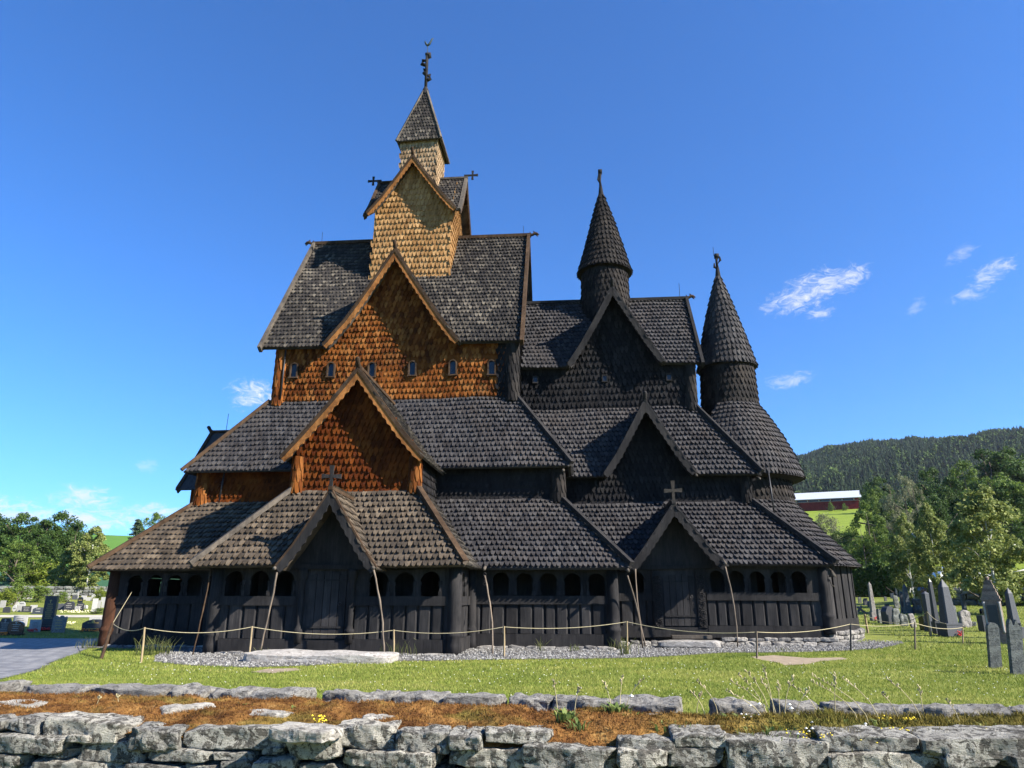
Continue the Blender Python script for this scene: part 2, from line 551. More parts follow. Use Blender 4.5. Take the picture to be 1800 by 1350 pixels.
M['glass'] = plain_mat('window glass', (.02,.024,.032), 0.12, 0.1, 2, 0.35)
M['wood_weather'] = wood_mat('weathered cross wood', (0.0186,0.0174,0.0155), (0.0360,0.0329,0.0298), (0.0527,0.0496,0.0434), vert=(9, 9, 9))
M['iron'] = plain_mat('iron', (.03,.03,.032), 0.5, 0.3, 20, 0.5, 0.6)
M['copper'] = plain_mat('weathered copper', (0.0175,0.0330,0.0300), 0.6, 0.4, 15, 0.4)
M['wallstone'] = stone_mat('lichen stone', (0.0143,0.0139,0.0130), (0.1098,0.1025,0.0891), (0.4392,0.4217,0.3701), 1.0, 17.0, .9)
M['capstone'] = stone_mat('lichen capstone', (0.0475,0.0442,0.0387), (0.2375,0.2208,0.1935), (0.4750,0.4508,0.3999), 0.9, 12.0, .8)
M['paleslab'] = stone_mat('pale slab', (.09,.08,.07), (.27,.25,.23), (.46,.44,.41), 0.8, 5.0)
M['foundation'] = stone_mat('foundation stone', (0.0510,0.0476,0.0467), (0.1445,0.1360,0.1275), (0.3570,0.3400,0.3145), 0.7, 4.0)
M['rope'] = plain_mat('rope', (0.3500,0.3010,0.1820), 0.85, 0.25, 60)
# ------------------------------------------------------------------ the stave church
CX, AX = -7.27, 31.5                       # nave centre line, long axis of the church
church = thing('stave_church', 'large tarred wooden stave church with stepped shingled roofs, tall square spire and two round turrets', 'church', (CX, AX, 0))

def settle(v):
    """the slight sag and bow of an old timber building"""
    x, y, z = v[:, 0], v[:, 1], v[:, 2]
    k = np.clip(z / 3, 0, 1)
    return v + np.stack([.018 * np.sin(.9*z + .5*y + 1) * k, .016 * np.sin(.8*x + .7*z) * k, (.030 * np.sin(.75*x + .4*y) + .014 * np.sin(2.1*x + 1.3*y + .6*z)) * k], 1)

def P_(name, mb, mat, parent=church, smooth=False):
    mb.v = [settle(np.concatenate(mb.v))]
    return mb.build(name, M[mat], parent, smooth)

def mirY(p): return (p[0], 2 * AX - p[1], p[2])

def frame_pt(Cn, U, W, x, d, z):           # facade frame: x along the wall, d outward, z up
    return np.array([Cn[0] + U[0]*x + W[0]*d, Cn[1] + U[1]*x + W[1]*d, z])

SOUTH = ((1, 0), (0, -1)); EAST = ((0, 1), (1, 0)); WEST = ((0, -1), (-1, 0))

def gable_profile(hw, z0, z1):
    return [(hw, z0), (hw * 0.70, z0 + (z1 - z0) * 0.265), (hw * 0.33, z0 + (z1 - z0) * 0.645), (0.0, z1)]

def gable_outline(c, half, hw, z0, z1, low, y, drop=.16):
    """wall outline of half-width half under a gable roof"""
    pr = gable_profile(hw, z0, z1)
    xs = [p[0] for p in pr][::-1]; zs = [p[1] for p in pr][::-1]
    zz = lambda x: float(np.interp(x, xs, zs)) - drop
    k = [x for x, _ in pr if x < half]
    right = [(c + half, y, zz(half))] + [(c + x, y, zz(x)) for x in k]
    left = [(c - x, y, zz(x)) for x in k[::-1] if x > 0] + [(c - half, y, zz(half))]
    return right + left

def barge_board(parent, Cn, fr, prof, side, d, width, th, mat, scallop=0.2):
    U, W = fr
    pr = np.array(prof); pr[:, 0] *= side
    s = np.concatenate([[0], np.cumsum(np.hypot(*np.diff(pr, axis=0).T))])
    n = 80
    ss = np.linspace(0, s[-1], n)
    xs, zs = np.interp(ss, s, pr[:, 0]), np.interp(ss, s, pr[:, 1])
    dx, dz = np.gradient(xs), np.gradient(zs)
    L = np.hypot(dx, dz); nx, nz = dz / L * side, -dx / L * side    # perpendicular towards the inside
    nx, nz = (nx * -1, nz * -1) if nz[n // 2] > 0 else (nx, nz)
    wd = width * (1 + scallop * (0.5 - np.abs(np.sin(ss * math.pi / (width * 1.15)))))
    wd[:4] *= np.linspace(0.75, 1, 4)
    mb = MB()
    V = []
    for dd in (d, d - th):
        for i in range(n): V.append(frame_pt(Cn, U, W, xs[i], dd, zs[i] + 0.02))
        for i in range(n):
            xx = xs[i] + nx[i] * wd[i]
            if side * xx < 0.004: xx = side * 0.004
            V.append(frame_pt(Cn, U, W, xx, dd, zs[i] + nz[i] * wd[i]))
    Fc = []
    for i in range(n - 1):
        Fc += [(i, i+1, n+i+1, n+i), (2*n+i+1, 2*n+i, 3*n+i, 3*n+i+1), (i, 2*n+i, 2*n+i+1, i+1), (n+i, n+i+1, 3*n+i+1, 3*n+i)]
    Fc += [(0, n, 3*n, 2*n), (n-1, 3*n-1, 4*n-1, 2*n-1)]
    mb.add(V, Fc)
    return P_('barge_board', mb, mat, parent)

def dragon_head(parent, p, dirv, s=1.0, mat='wood_brown', name='dragon_head', fat=1.0):
    """carved beast head on the end of a ridge beam"""
    d = Vector(dirv).normalized(); up = Vector((0, 0, 1)); p = Vector(p)
    mb = MB()
    path = [p - d*.25*s, p, p + d*.16*s + up*.03*s, p + d*.30*s + up*.12*s, p + d*.42*s + up*.10*s, p + d*.56*s + up*.0*s]
    mb.tube(path, [.09*s*fat, .10*s*fat, .085*s*fat, .10*s*fat, .085*s*fat, .035*s*fat], 8)
    mb.tube([p + d*.36*s + up*.04*s, p + d*.44*s - up*.04*s, p + d*.50*s - up*.12*s], [.05*s, .04*s, .015*s], 6)
    sd = d.cross(up)
    for k in (-1, 1):
        mb.tube([p + d*.28*s + up*.18*s + sd*.05*s*k, p + d*.20*s + up*.28*s + sd*.07*s*k], [.035*s, .008*s], 6)
        mb.tube([p + d*.06*s + up*.1*s, p - d*.02*s + up*.24*s + sd*.02*s*k], [.04*s, .008*s], 6)
    return P_(name, mb, mat, parent, True)

def gable_roof(name, Cn, fr, hw, z0, z1, dF, dB, roof_mat, board_mat, w=.165, h=.26, t=.045, bw=.26, sides=(1, -1), cap='head', parent=church, edge_mat='wood_brown', valley=None):
    U, W = fr
    prof = gable_profile(hw, z0, z1)
    mb = MB()
    for sd in (1, -1):
        for i in range(3):
            (x0, a0), (x1, a1) = prof[i], prof[i + 1]
            e0 = dB if valley is None else dB + (valley - dB) * x0 / hw
            e1 = dB if valley is None else dB + (valley - dB) * x1 / hw
            q = [frame_pt(Cn, U, W, sd*x0, dF, a0), frame_pt(Cn, U, W, sd*x0, e0, a0), frame_pt(Cn, U, W, sd*x1, e1, a1), frame_pt(Cn, U, W, sd*x1, dF, a1)]
            if sd < 0: q = [q[1], q[0], q[3], q[2]]
            if i == 2 and valley is None: pass
            if sd in sides: mb.shingles(q, w, h, t, base=.07, drop=0.05 if i == 0 else 0)
            else: mb.slab(np.array(q), .07)
    rf = P_(name, mb, roof_mat, parent)
    for sd in (1, -1):
        barge_board(rf, Cn, fr, prof, sd, dF + .05, bw, .06, board_mat)
        if board_mat != 'wood_black': barge_board(rf, Cn, fr, prof, sd, dF + .075, bw * .30, .024, edge_mat, 0.0)
        # cover strip that lies on the roof edge above the board
        e = MB()
        pts = [frame_pt(Cn, U, W, sd*x, dF - .02, z + .06) for x, z in prof]
        for i in range(3): e.beam(pts[i], pts[i+1], .15, .055)
        P_('edge_strip', e, edge_mat, rf)
    r = MB(); r.beam(frame_pt(Cn, U, W, 0, dF + .08, z1 + .07), frame_pt(Cn, U, W, 0, dB, z1 + .07), .14, .10)
    P_('ridge_board', r, edge_mat, rf)
    if cap == 'head':
        dragon_head(rf, frame_pt(Cn, U, W, 0, dF + .04, z1 + .10), (W[0]*.75, W[1]*.75, .65), .52, edge_mat, fat=1.7)
    return rf

def cross_finial(parent, p, dirv, arm, s, mat='wood_black', name='cross'):
    """wooden cross; dirv is the shaft, arm the crossbar direction"""
    d, a, p = Vector(dirv).normalized(), Vector(arm).normalized(), Vector(p)
    mb = MB()
    oth = d.cross(a)
    def flared(c, v, ln, w0, w1, th):
        o2 = v.cross(oth)
        V = []
        for k, ww in ((0, w0), (1, w1)):
            for sa, sb in ((-1,-1),(1,-1),(1,1),(-1,1)):
                V.append(c + v*ln*k + o2*sa*ww/2 + oth*sb*th/2)
        mb.add([tuple(x) for x in V], [(3,2,1,0),(4,5,6,7),(0,1,5,4),(1,2,6,5),(2,3,7,6),(3,0,4,7)])
    c = p + d * s * .62
    flared(p, d, s * .62, .13*s, .10*s, .10*s)
    flared(c, d, s * .40, .10*s, .17*s, .095*s)
    for k in (-1, 1): flared(c, a * k, s * .36, .10*s, .17*s, .09*s)
    return P_(name, mb, mat, parent)

def hip(parent, p, q, mat='wood_black', w=.17, h=.13):
    mb = MB(); mb.beam(p, q, w, h)
    return P_('hip_board', mb, mat, parent)

def corner_post(name, x, y, z0, z1, r, mat, parent=church):
    mb = MB()
    mb.cone_shingles(x, y, [(r*1.12, z0), (r*1.0, z0+.35), (r*.96, z1)], .15, .38, .035, seg=16)
    return P_(name, mb, mat, parent)

def pillar(x, y, z0, z1, r, mat='wood_black', parent=church):
    mb = MB()
    mb.lathe(x, y, [(r*1.1, z0), (r*1.12, z0+.3), (r*1.08, z0+.50), (r*1.22, z0+.54), (r*1.24, z0+.60), (r*1.08, z0+.65), (r*.98, z0+.72), (r*1.06, z0+.95), (r*1.04, z0+1.5), (r*.95, z1)], 20, cap=True)
    return P_('corner_pillar', mb, mat, parent, True)

# ---- lowest storey: the open arcaded gallery round the church
def arc_wall(parent, name, p, q, z0, ztop, openings, opw, zsill, doors=(), flip=False, planks=True):
    """wall from p to q (plan points) seen from outside, left to right: sill beam, upright boards, rail, arcade"""
    p, q = np.array(p, float), np.array(q, float)
    L = np.linalg.norm(q - p); u = (q - p) / L
    w = np.array([u[1], -u[0]])            # outward
    def pt(x, d, z): return np.array([p[0] + u[0]*x + w[0]*d, p[1] + u[1]*x + w[1]*d, z])
    def bx(mb, x0, x1, d0, d1, za, zb, tp=0):
        V = [pt(x0, d0, za), pt(x1, d0, za), pt(x1, d1, za), pt(x0, d1, za), pt(x0 + tp, d0, zb), pt(x1 - tp, d0, zb), pt(x1 - tp, d1, zb), pt(x0 + tp, d1, zb)]
        mb.add(V, [(3,2,1,0),(4,5,6,7),(0,1,5,4),(1,2,6,5),(2,3,7,6),(3,0,4,7)] if False else [(0,1,2,3),(7,6,5,4),(4,5,1,0),(5,6,2,1),(6,7,3,2),(7,4,0,3)])
    wl = MB()
    segs = []
    x = 0.0
    for (a, b) in sorted(doors) + [(L, L)]:
        if a > x: segs.append((x, a))
        x = b
    bx(wl, 0, L, -.10, .02, z0 + .05, z0 + .42)
    root = P_(name, wl, 'wood_panel', parent)
    sb = MB()
    for a, b in segs:
        sb = MB(); bx(sb, a + .25 if a == 0 else a, b - .3 if b == L else b, .023, .13, z0 + .02, z0 + .40)
        P_('sill_beam', sb, 'wood_black', root)
    rr = random.Random(int(L * 100) + 3)
    zr0, zr1 = zsill - .26, zsill
    for a, b in segs:
        x = a; k = 0; pk = MB()
        bx(pk, a, b, -.07, -.028, z0 + .38, zr0 + .03)
        while x < b - .05:
            ww = min(b - x, rr.uniform(.34, .46))
            if ww < .2: ww = b - x
            g = rr.uniform(.010, .016); dd = rr.uniform(.035, .06); lean = rr.uniform(-.008, .008)
            sec = [(x + g, -.03), (x + g + .012, dd - .03), (x + g + .05, dd), (x + ww - g - .05, dd + rr.uniform(-.004, .006)), (x + ww - g - .012, dd - .03), (x + ww - g, -.03)]
            V = [pt(sx, sd_, z0 + .41) for sx, sd_ in sec] + [pt(sx + lean, sd_, zr0 + .02) for sx, sd_ in sec]
            pk.add(V, [(i, i + 1, 7 + i, 6 + i) for i in range(5)])
            x += ww; k += 1
        P_('boarding', pk, 'wood_panel', root)
        rl = MB(); bx(rl, a + .02, b - .02, -.04, .105, zr0, zr1)
        P_('rail', rl, 'wood_black', root)
    # arcade: columns with little capitals, arched openings
    zs, zt = zsill, ztop
    ops = sorted(openings)
    for a, b in segs:
        ac = MB()
        oo = [c for c in ops if a < c < b]
        edges = [a] + [v for c in oo for v in (c - opw/2, c + opw/2)] + [b]
        for i in range(0, len(edges), 2):
            if edges[i+1] - edges[i] > .004: bx(ac, edges[i], edges[i+1], -.06, .04, zs, zt)
        for c in oo:
            n = 14; r = opw / 2; zc = zt - .07 - r * 1.02
            V = []
            for i in range(n + 1):
                th = math.pi - math.pi * i / n
                xx, zz = c + r * math.cos(th), zc + r * math.sin(th) * 1.02
                for d in (.04, -.06): V += [pt(xx, d, zz), pt(xx, d, zt)]
            Fc = []
            for i in range(n):
                o, o2 = i * 4, i * 4 + 4
                Fc += [(o, o2, o2+1, o+1), (o2+2, o+2, o+3, o2+3), (o+2, o2+2, o2, o)]
            ac.add(V, Fc)
            for e in (-1, 1):              # capital and base of the flanking half columns
                xx = c + e * (r - .0)
                bx(ac, xx - .045, xx + .045, .0405, .075, zc - .08, zc + .03)
                bx(ac, xx - .05, xx + .05, .0405, .075, zs + .0, zs + .14)
                bx(ac, xx - .028, xx + .028, -.05, .062, zs + .14, zc - .08)
        bx(ac, a, b, -.08, .07, zt, zt + .14)
        P_('arcade', ac, 'wood_black', root)
    return root, pt, bx

def gallery_core(pts, z0, z1, name='inner_wall'):
    mb = MB()
    n = len(pts)
    V = [(x, y, z0) for x, y in pts] + [(x, y, z1) for x, y in pts]
    mb.add(V, [(i, (i+1) % n, n + (i+1) % n, n + i) for i in range(n)])
    return P_(name, mb, 'wood_panel')

Zg = 0.0
# nave gallery: south-left, south-right, west; the bay on the south side
bayW = arc_wall(church, 'gallery_wall', (-10.62, 21.1), (-3.5, 21.1), 0.0, 2.35, [x + 10.62 for x in (-10.1, -9.33, -8.57, -5.74, -4.98, -4.22)], .60, 1.58, doors=[(-8.05 + 10.62, -6.45 + 10.62)])
navR = arc_wall(church, 'gallery_wall', (-3.5, 23.75), (1.1, 23.75), 0.04, 2.36, [x + 3.5 for x in (-2.45, -1.68, -.91, -.14, .63)], .58, 1.60)
navL = arc_wall(church, 'gallery_wall', (-15.6, 23.75), (-10.62, 23.75), 0.0, 2.36, [x + 15.6 for x in (-14.85, -14.15, -13.45, -12.75, -12.05, -11.35)], .54, 1.60)
wst = arc_wall(church, 'gallery_wall', (-15.6, 39.2), (-15.6, 23.75), 0.0, 2.24, [12.66, 10.88], .26, 1.60, doors=[(6.4, 9.0)])
bayE = arc_wall(church, 'gallery_wall', (-3.5, 21.1), (-3.5, 23.75), 0.0, 2.35, [1.3], .60, 1.58)
bayWs = arc_wall(church, 'gallery_wall', (-10.62, 23.75), (-10.62, 21.1), 0.0, 2.35, [1.3], .60, 1.58)
chaS = arc_wall(church, 'gallery_wall', (1.1, 26.1), (8.4, 26.1), 0.22, 2.48, [x - 1.1 for x in (2.1, 4.85, 5.52, 6.21, 6.92, 7.6)], .54, 1.70, doors=[(2.62 - 1.1, 4.42 - 1.1)])
navE = arc_wall(church, 'gallery_wall', (1.1, 23.75), (1.1, 26.1), 0.04, 2.36, [1.2], .58, 1.60)
for x, y in ((-10.62, 21.12), (-3.5, 21.12)): pillar(x, y, -.05, 2.5, .20)
pillar(-3.38, 23.62, -.02, 2.5, .15)
pillar(-15.6, 23.75, -.05, 2.5, .20, 'wood_redbrown')
pillar(1.12, 23.75, .0, 2.5, .19)
pillar(8.42, 26.1, .36, 2.55, .18)
# inner walls close the gallery from the church
gallery_core([(-14.1, 25.7), (-.5, 25.7), (-.5, 37.3), (-14.1, 37.3)], -.1, 5.0)
gallery_core([(-.5, 27.8), (6.6, 27.8), (6.6, 35.2), (-.5, 35.2)], -.1, 5.0)
gallery_core([(-9.1, 22.9), (-8.2, 22.9), (-8.2, 25.7), (-9.1, 25.7)], -.1, 4.9)
gallery_core([(-6.1, 22.9), (-5.05, 22.9), (-5.05, 25.7), (-6.1, 25.7)], -.1, 4.9)
fl = MB(); fl.box((CX, 31.5, .02), (16.4, 15.2, .12)); fl.box((-7.06, 22.4, .02), (6.8, 2.5, .12)); fl.box((4.8, 31.5, .2), (7.0, 10.6, .12))
P_('gallery_floor', fl, 'wood_panel')

# ---- doors
def door(root, pt, bx, x0, x1, z0, zspring, zarch, d0, surround):
    xc = (x0 + x1) / 2
    db = MB()
    n = 5; ww = (x1 - x0) / n
    for i in range(n):
        a, b = x0 + i * ww + .008, x0 + (i + 1) * ww - .008
        zt = zspring + (zarch - zspring) * (1 - (((a + b) / 2 - xc) / ((x1 - x0) / 2)) ** 2) ** .5
        bx(db, a, b, d0, d0 + .06 + .006 * (i % 2), z0, zt)
    D = P_('door', db, 'wood_panel', root)
    for zz in (z0 + .28, zspring - .05):
        hg = MB(); bx(hg, x0 + .03, x1 - .03, d0 + .068, d0 + .09, zz, zz + .05)
        P_('door_band', hg, 'wood_black', D)
    hd = MB(); c = pt(x1 - .16, d0 + .10, z0 + .95)
    th = [2 * math.pi * i / 12 for i in range(13)]
    hd.tube([c + np.array([.045 * math.cos(a), 0, .045 * math.sin(a)]) for a in th], .008, 6)
    P_('door_ring', hd, 'iron', D)
    # wall round the door
    wl = MB()
    bx(wl, surround[0], x0 - .005, -.06, d0 + .03, z0 - .08, surround[2])
    bx(wl, x1 + .005, surround[1], -.06, d0 + .03, z0 - .08, surround[2])
    nn = 12; V = []
    for i in range(nn + 1):
        xx = x0 + (x1 - x0) * i / nn
        zz = zspring + (zarch - zspring) * max(0, 1 - ((xx - xc) / ((x1 - x0) / 2)) ** 2) ** .5
        V += [pt(xx, d0 + .03, zz), pt(xx, d0 + .03, surround[2]), pt(xx, -.06, zz)]
    Fc = []
    for i in range(nn): Fc += [(3*i, 3*i+3, 3*i+4, 3*i+1), (3*i+2, 3*i+5, 3*i+3, 3*i)]
    wl.add(V, Fc)
    bx(wl, x0, x1, -.02, d0 - .01, z0 - .1, zarch + .1)
    bx(wl, surround[0], surround[1], -.03, .115, z0 - .36, z0 - .05)
    P_('door_surround', wl, 'wood_panel', root)
    return D

b0 = 10.62
door(bayW[0], bayW[1], bayW[2], -7.82 + b0, -6.68 + b0, .42, 2.05, 2.26, .02, (-8.05 + b0, -6.45 + b0, 2.42))
for x in (-8.0, -6.50):
    y = 20.98; dc = MB()
    dc.lathe(x, y, [(.10, .30), (.11, .55), (.145, .6), (.145, .66), (.10, .7), (.085, .8), (.10, 1.4), (.09, 2.0), (.14, 2.1), (.15, 2.24), (.15, 2.34)], 14, cap=True)
    P_('door_column', dc, 'wood_black', bayW[0], True)
# tall boarded gable over the south door, under the porch roof
def porch_panel(x, y, hw, z0, z1):
    mb = MB()
    mb.slab([(x - hw, y, z0), (x + hw, y, z0), (x, y, z1)], .06)
    mb.box((x, y - .03, z0 + .05), (hw * 1.7, .08, .14))
    P_('porch_gable', mb, 'wood_panel')
porch_panel(-7.06, 20.98, 1.35, 2.36, 4.25)
porch_panel(3.43, 25.98, 1.5, 2.5, 4.4)
c0 = -1.1
door(chaS[0], chaS[1], chaS[2], 2.98 + c0, 4.08 + c0, .62, 2.1, 2.32, .02, (2.62 + c0, 4.42 + c0, 2.5))
# carved scroll panels beside the chancel door
for x in (2.78, 4.26):
    cv = MB(); cv.box((x, 26.02, 1.45), (.30, .06, 1.9))
    rr = random.Random(int(x * 10))
    for k in range(6):
        zc = .70 + k * .29; sgn = 1 if k % 2 == 0 else -1
        pts = []
        for i in range(26):
            a = i / 25 * 4.1 * math.pi
            r = .125 * (1 - i / 32)
            pts.append((x + sgn * (r * math.cos(a) - .01), 25.965 - .012 * (i % 2 == 0), zc + r * math.sin(a) * 1.1))
        cv.tube(pts, [.022 * (1 - i / 45) for i in range(26)], 5)
        cv.tube([(x - .13 * sgn, 25.97, zc - .16), (x, 25.96, zc - .12), (x + .13 * sgn, 25.97, zc - .15)], .018, 5)
    P_('carved_panel', cv, 'wood_black', chaS[0])

# ---- lowest roofs
def face(pts, mat_name, part, w=.165, h=.255, t=.082, parent=church, base=.09, drop=.06):
    mb = MB(); mb.shingles(pts, w, h, t, base=base, drop=drop)
    return P_(part, mb, mat_name, parent)

EN, TN = 2.47, 4.95
gE = [(-16.2, 23.16), (1.65, 23.16), (1.65, 39.7), (-16.2, 39.7)]
gT = [(-14.1, 25.7), (-.5, 25.7), (-.5, 37.3), (-14.1, 37.3)]
def ring(part, Ecs, Tcs, ze, zt, mats, hipmat):
    r0 = None
    for i, m in enumerate(mats):
        a, b = Ecs[i], Ecs[(i + 1) % 4]; c, d = Tcs[(i + 1) % 4], Tcs[i]
        pts = [(*a, ze), (*b, ze), (*c, zt), (*d, zt)]
        if m is None:
            mb = MB(); mb.slab(np.array(pts, float), .09); o = P_(part, mb, 'roof_black')
        else:
            o = face(pts, m, part)
        r0 = r0 or o
    for i in range(4):
        hip(church, (*Ecs[i], ze + .10), (*Tcs[i], zt + .10), hipmat[i])
    return r0
def nave_low_left():                        # weathered brown part left of the bay, black part right of it
    a = [(-16.2, 23.16, EN), (-8, 23.16, EN), (-8, 25.7, TN), (-14.1, 25.7, TN)]
    b = [(-6, 23.16, EN), (1.65, 23.16, EN), (-.5, 25.7, TN), (-6, 25.7, TN)]
    face(a, 'roof_tan', 'gallery_roof'); face(b, 'roof_black', 'gallery_roof')
nave_low_left()
face([(1.65, 23.16, EN), (1.65, 39.7, EN), (-.5, 37.3, TN), (-.5, 25.7, TN)], 'roof_black', 'gallery_roof')
mb = MB()
mb.slab([(1.65, 39.7, EN), (-16.2, 39.7, EN), (-14.1, 37.3, TN), (-.5, 37.3, TN)], .09)
mb.slab([(-16.2, 39.7, EN), (-16.2, 23.16, EN), (-14.1, 25.7, TN), (-14.1, 37.3, TN)], .09)
P_('gallery_roof', mb, 'roof_black')
hip(church, (1.72, 23.08, EN + .12), (-.5, 25.7, TN + .12)); hip(church, (-16.24, 23.12, EN + .06), (-14.1, 25.7, TN + .06), 'wood_brown')
# bay
face([(-11.2, 20.41, 2.43), (-7.06 - 1.3, 20.41, 2.43), (-7.06, 22.2, 2.43 + 1.65 * 1.195), (-7.06 + 1.3, 20.41, 2.43), (-3.08, 20.41, 2.43), (-5.05, 22.6, 4.88), (-9.12, 22.6, 4.88)], 'roof_tan', 'gallery_roof')
face([(-3.08, 20.41, 2.43), (-3.08, 25.2, 2.43), (-5.05, 25.2, 4.88), (-5.05, 22.6, 4.88)], 'roof_brown', 'gallery_roof')
mb = MB(); mb.slab([(-11.2, 25.2, 2.43), (-11.2, 20.41, 2.43), (-9.12, 22.6, 4.88), (-9.12, 25.2, 4.88)], .09); P_('gallery_roof', mb, 'roof_brown')
hip(church, (-3.13, 20.48, 2.50), (-5.02, 22.57, 5.0), 'wood_brown', .2, .16); hip(church, (-11.2, 20.41, 2.52), (-9.1, 22.58, 5.0), 'wood_grey', .2, .14)
# chancel
face([(0.2, 25.56, 2.62), (3.43 - 1.45, 25.56, 2.62), (3.43, 27.35, 2.62 + 1.65 * 1.1476), (3.43 + 1.45, 25.56, 2.62), (8.68, 25.56, 2.62), (6.62, 27.8, 5.03), (-.5, 27.8, 5.03), (-.5, 26.4, 3.42)], 'roof_black', 'gallery_roof')
face([(8.68, 25.56, 2.62), (8.68, 37.3, 2.62), (6.62, 35.2, 5.03), (6.62, 27.8, 5.03)], 'roof_black', 'gallery_roof')
mb = MB(); mb.slab([(8.68, 37.3, 2.62), (0, 37.3, 2.62), (0, 35.2, 5.03), (6.62, 35.2, 5.03)], .09); P_('gallery_roof', mb, 'roof_black')
hip(church, (8.76, 25.48, 2.72), (6.62, 27.8, 5.16), 'wood_black', .2, .16)

# ---- middle storey walls and roofs
def wall(pts, mat_name, part='aisle_wall', w=.175, h=.25, t=.065, parent=church, base=.12, skip=()):
    mb = MB(); mb.shingles(pts, w, h, t, base=base, skip=skip, pointed=.22)
    return P_(part, mb, mat_name, parent)
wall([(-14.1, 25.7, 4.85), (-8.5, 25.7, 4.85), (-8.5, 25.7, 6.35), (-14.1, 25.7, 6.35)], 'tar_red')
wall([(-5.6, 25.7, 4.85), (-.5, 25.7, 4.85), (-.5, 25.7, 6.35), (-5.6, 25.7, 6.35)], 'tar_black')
wall([(-.5, 25.7, 4.85), (-.5, 28.2, 4.85), (-.5, 28.2, 6.35), (-.5, 25.7, 6.35)], 'tar_black')
corner_post('corner_post', -.58, 25.76, 4.8, 6.2, .27, 'tar_turret')
corner_post('corner_post', -13.98, 25.78, 4.8, 6.2, .27, 'tar_orange')
ME, MT = 6.08, 9.2
mE = [(-14.55, 25.25), (-.12, 25.25), (-.12, 37.75), (-14.55, 37.75)]
mT = [(-12.4, 27.25), (-2.2, 27.25), (-2.2, 35.75), (-12.4, 35.75)]
face([(*mE[0], ME), (*mE[1], ME), (*mT[1], MT), (*mT[0], MT)], 'roof_black', 'aisle_roof')
face([(*mE[1], ME), (*mE[2], ME), (*mT[2], MT), (*mT[1], MT)], 'roof_black', 'aisle_roof')
mb = MB()
mb.slab([(*mE[2], ME), (*mE[3], ME), (*mT[3], MT), (*mT[2], MT)], .09)
mb.slab([(*mE[3], ME), (*mE[0], ME), (*mT[0], MT), (*mT[3], MT)], .09)
P_('aisle_roof', mb, 'roof_black')
hip(church, (-.06, 25.19, ME + .1), (-2.2, 27.25, MT + .1)); hip(church, (-14.6, 25.2, ME + .06), (-12.4, 27.25, MT + .06), 'wood_brown')
# chancel middle
wall([(-.5, 27.8, 4.9), (6.6, 27.8, 4.9), (6.6, 27.8, 6.25)] + gable_outline(2.84, 1.55, 1.72, 6.02, 8.86, 0, 27.8) + [(-.5, 27.8, 6.25)], 'tar_black', h=.27)
wall([(6.6, 27.8, 4.9), (6.6, 31, 4.9), (6.6, 31, 6.3), (6.6, 27.8, 6.3)], 'tar_black')
corner_post('corner_post', 6.52, 27.86, 4.95, 6.2, .24, 'tar_turret')
cE = [(-1, 27.4), (7.0, 27.4), (7.0, 35.6)]; cT = [(-2.2, 29.3), (5.12, 29.3), (5.12, 33.7)]
face([(-1.0, 27.4, 6.03), (2.84 - 1.58, 27.4, 6.03), (2.84, 29.05, 6.03 + 1.65 * 1.6526), (2.84 + 1.58, 27.4, 6.03), (7.0, 27.4, 6.03), (5.12, 29.3, 9.17), (-2.2, 29.3, 9.17), (-2.2, 28.1, 7.15)], 'roof_black', 'aisle_roof')
face([(7.0, 27.4, 6.03), (7.0, 35.6, 6.03), (5.12, 33.7, 9.17), (5.12, 29.3, 9.17)], 'roof_black', 'aisle_roof')
mb = MB(); mb.slab([(7.0, 35.6, 6.03), (-1, 35.6, 6.03), (-1, 33.7, 9.17), (5.12, 33.7, 9.17)], .09); P_('aisle_roof', mb, 'roof_black')
hip(church, (7.06, 27.34, 6.14), (5.12, 29.3, 9.29), 'wood_black', .19, .15)

# ---- high walls
z0w = 9.0
wins = [(-11.43, 10.58), (-9.86, 10.57), (-8.14, 10.57), (-6.45, 10.55), (-4.78, 10.5), (-3.19, 10.46)]
skip = [(x + 12.2 - .21, x + 12.2 + .21, z - z0w - .32, z - z0w + .34) for x, z in wins]
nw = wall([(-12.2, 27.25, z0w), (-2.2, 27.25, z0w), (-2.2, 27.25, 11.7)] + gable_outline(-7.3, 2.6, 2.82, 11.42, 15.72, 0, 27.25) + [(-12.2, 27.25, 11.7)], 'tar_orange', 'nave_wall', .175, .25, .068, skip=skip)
for x, z in wins:
    fm = MB()
    fm.box((x - .145, 27.19, z - .09), (.05, .13, .48)); fm.box((x + .145, 27.19, z - .09), (.05, .13, .48)); fm.box((x, 27.20, z - .35), (.38, .17, .05))
    th = np.linspace(0, math.pi, 9)
    for t0, t1 in zip(th[:-1], th[1:]):
        fm.beam((x + .145 * math.cos(t0), 27.19, z + .15 + .13 * math.sin(t0)), (x + .145 * math.cos(t1), 27.19, z + .15 + .13 * math.sin(t1)), .13, .05)
    wn = P_('window', fm, 'wood_brown', nw)
    g = MB(); oo = [(x - .12, z - .32), (x + .12, z - .32)] + [(x + .12 * math.cos(t), z + .15 + .11 * math.sin(t)) for t in th]
    g.slab([(a_, 27.205, b_) for a_, b_ in oo], .012); P_('pane', g, 'glass', wn)
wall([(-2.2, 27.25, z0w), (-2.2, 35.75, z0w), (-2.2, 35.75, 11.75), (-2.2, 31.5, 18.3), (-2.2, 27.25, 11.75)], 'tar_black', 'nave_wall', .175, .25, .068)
mb = MB(); mb.slab([(-12.2, 35.75, z0w), (-12.2, 27.25, z0w), (-12.2, 27.25, 11.75), (-12.2, 31.5, 18.3), (-12.2, 35.75, 11.75)], .12)
mb.slab([(-2.2, 35.75, z0w), (-12.2, 35.75, z0w), (-12.2, 35.75, 11.6), (-2.2, 35.75, 11.6)], .12); P_('nave_wall', mb, 'tar_black')
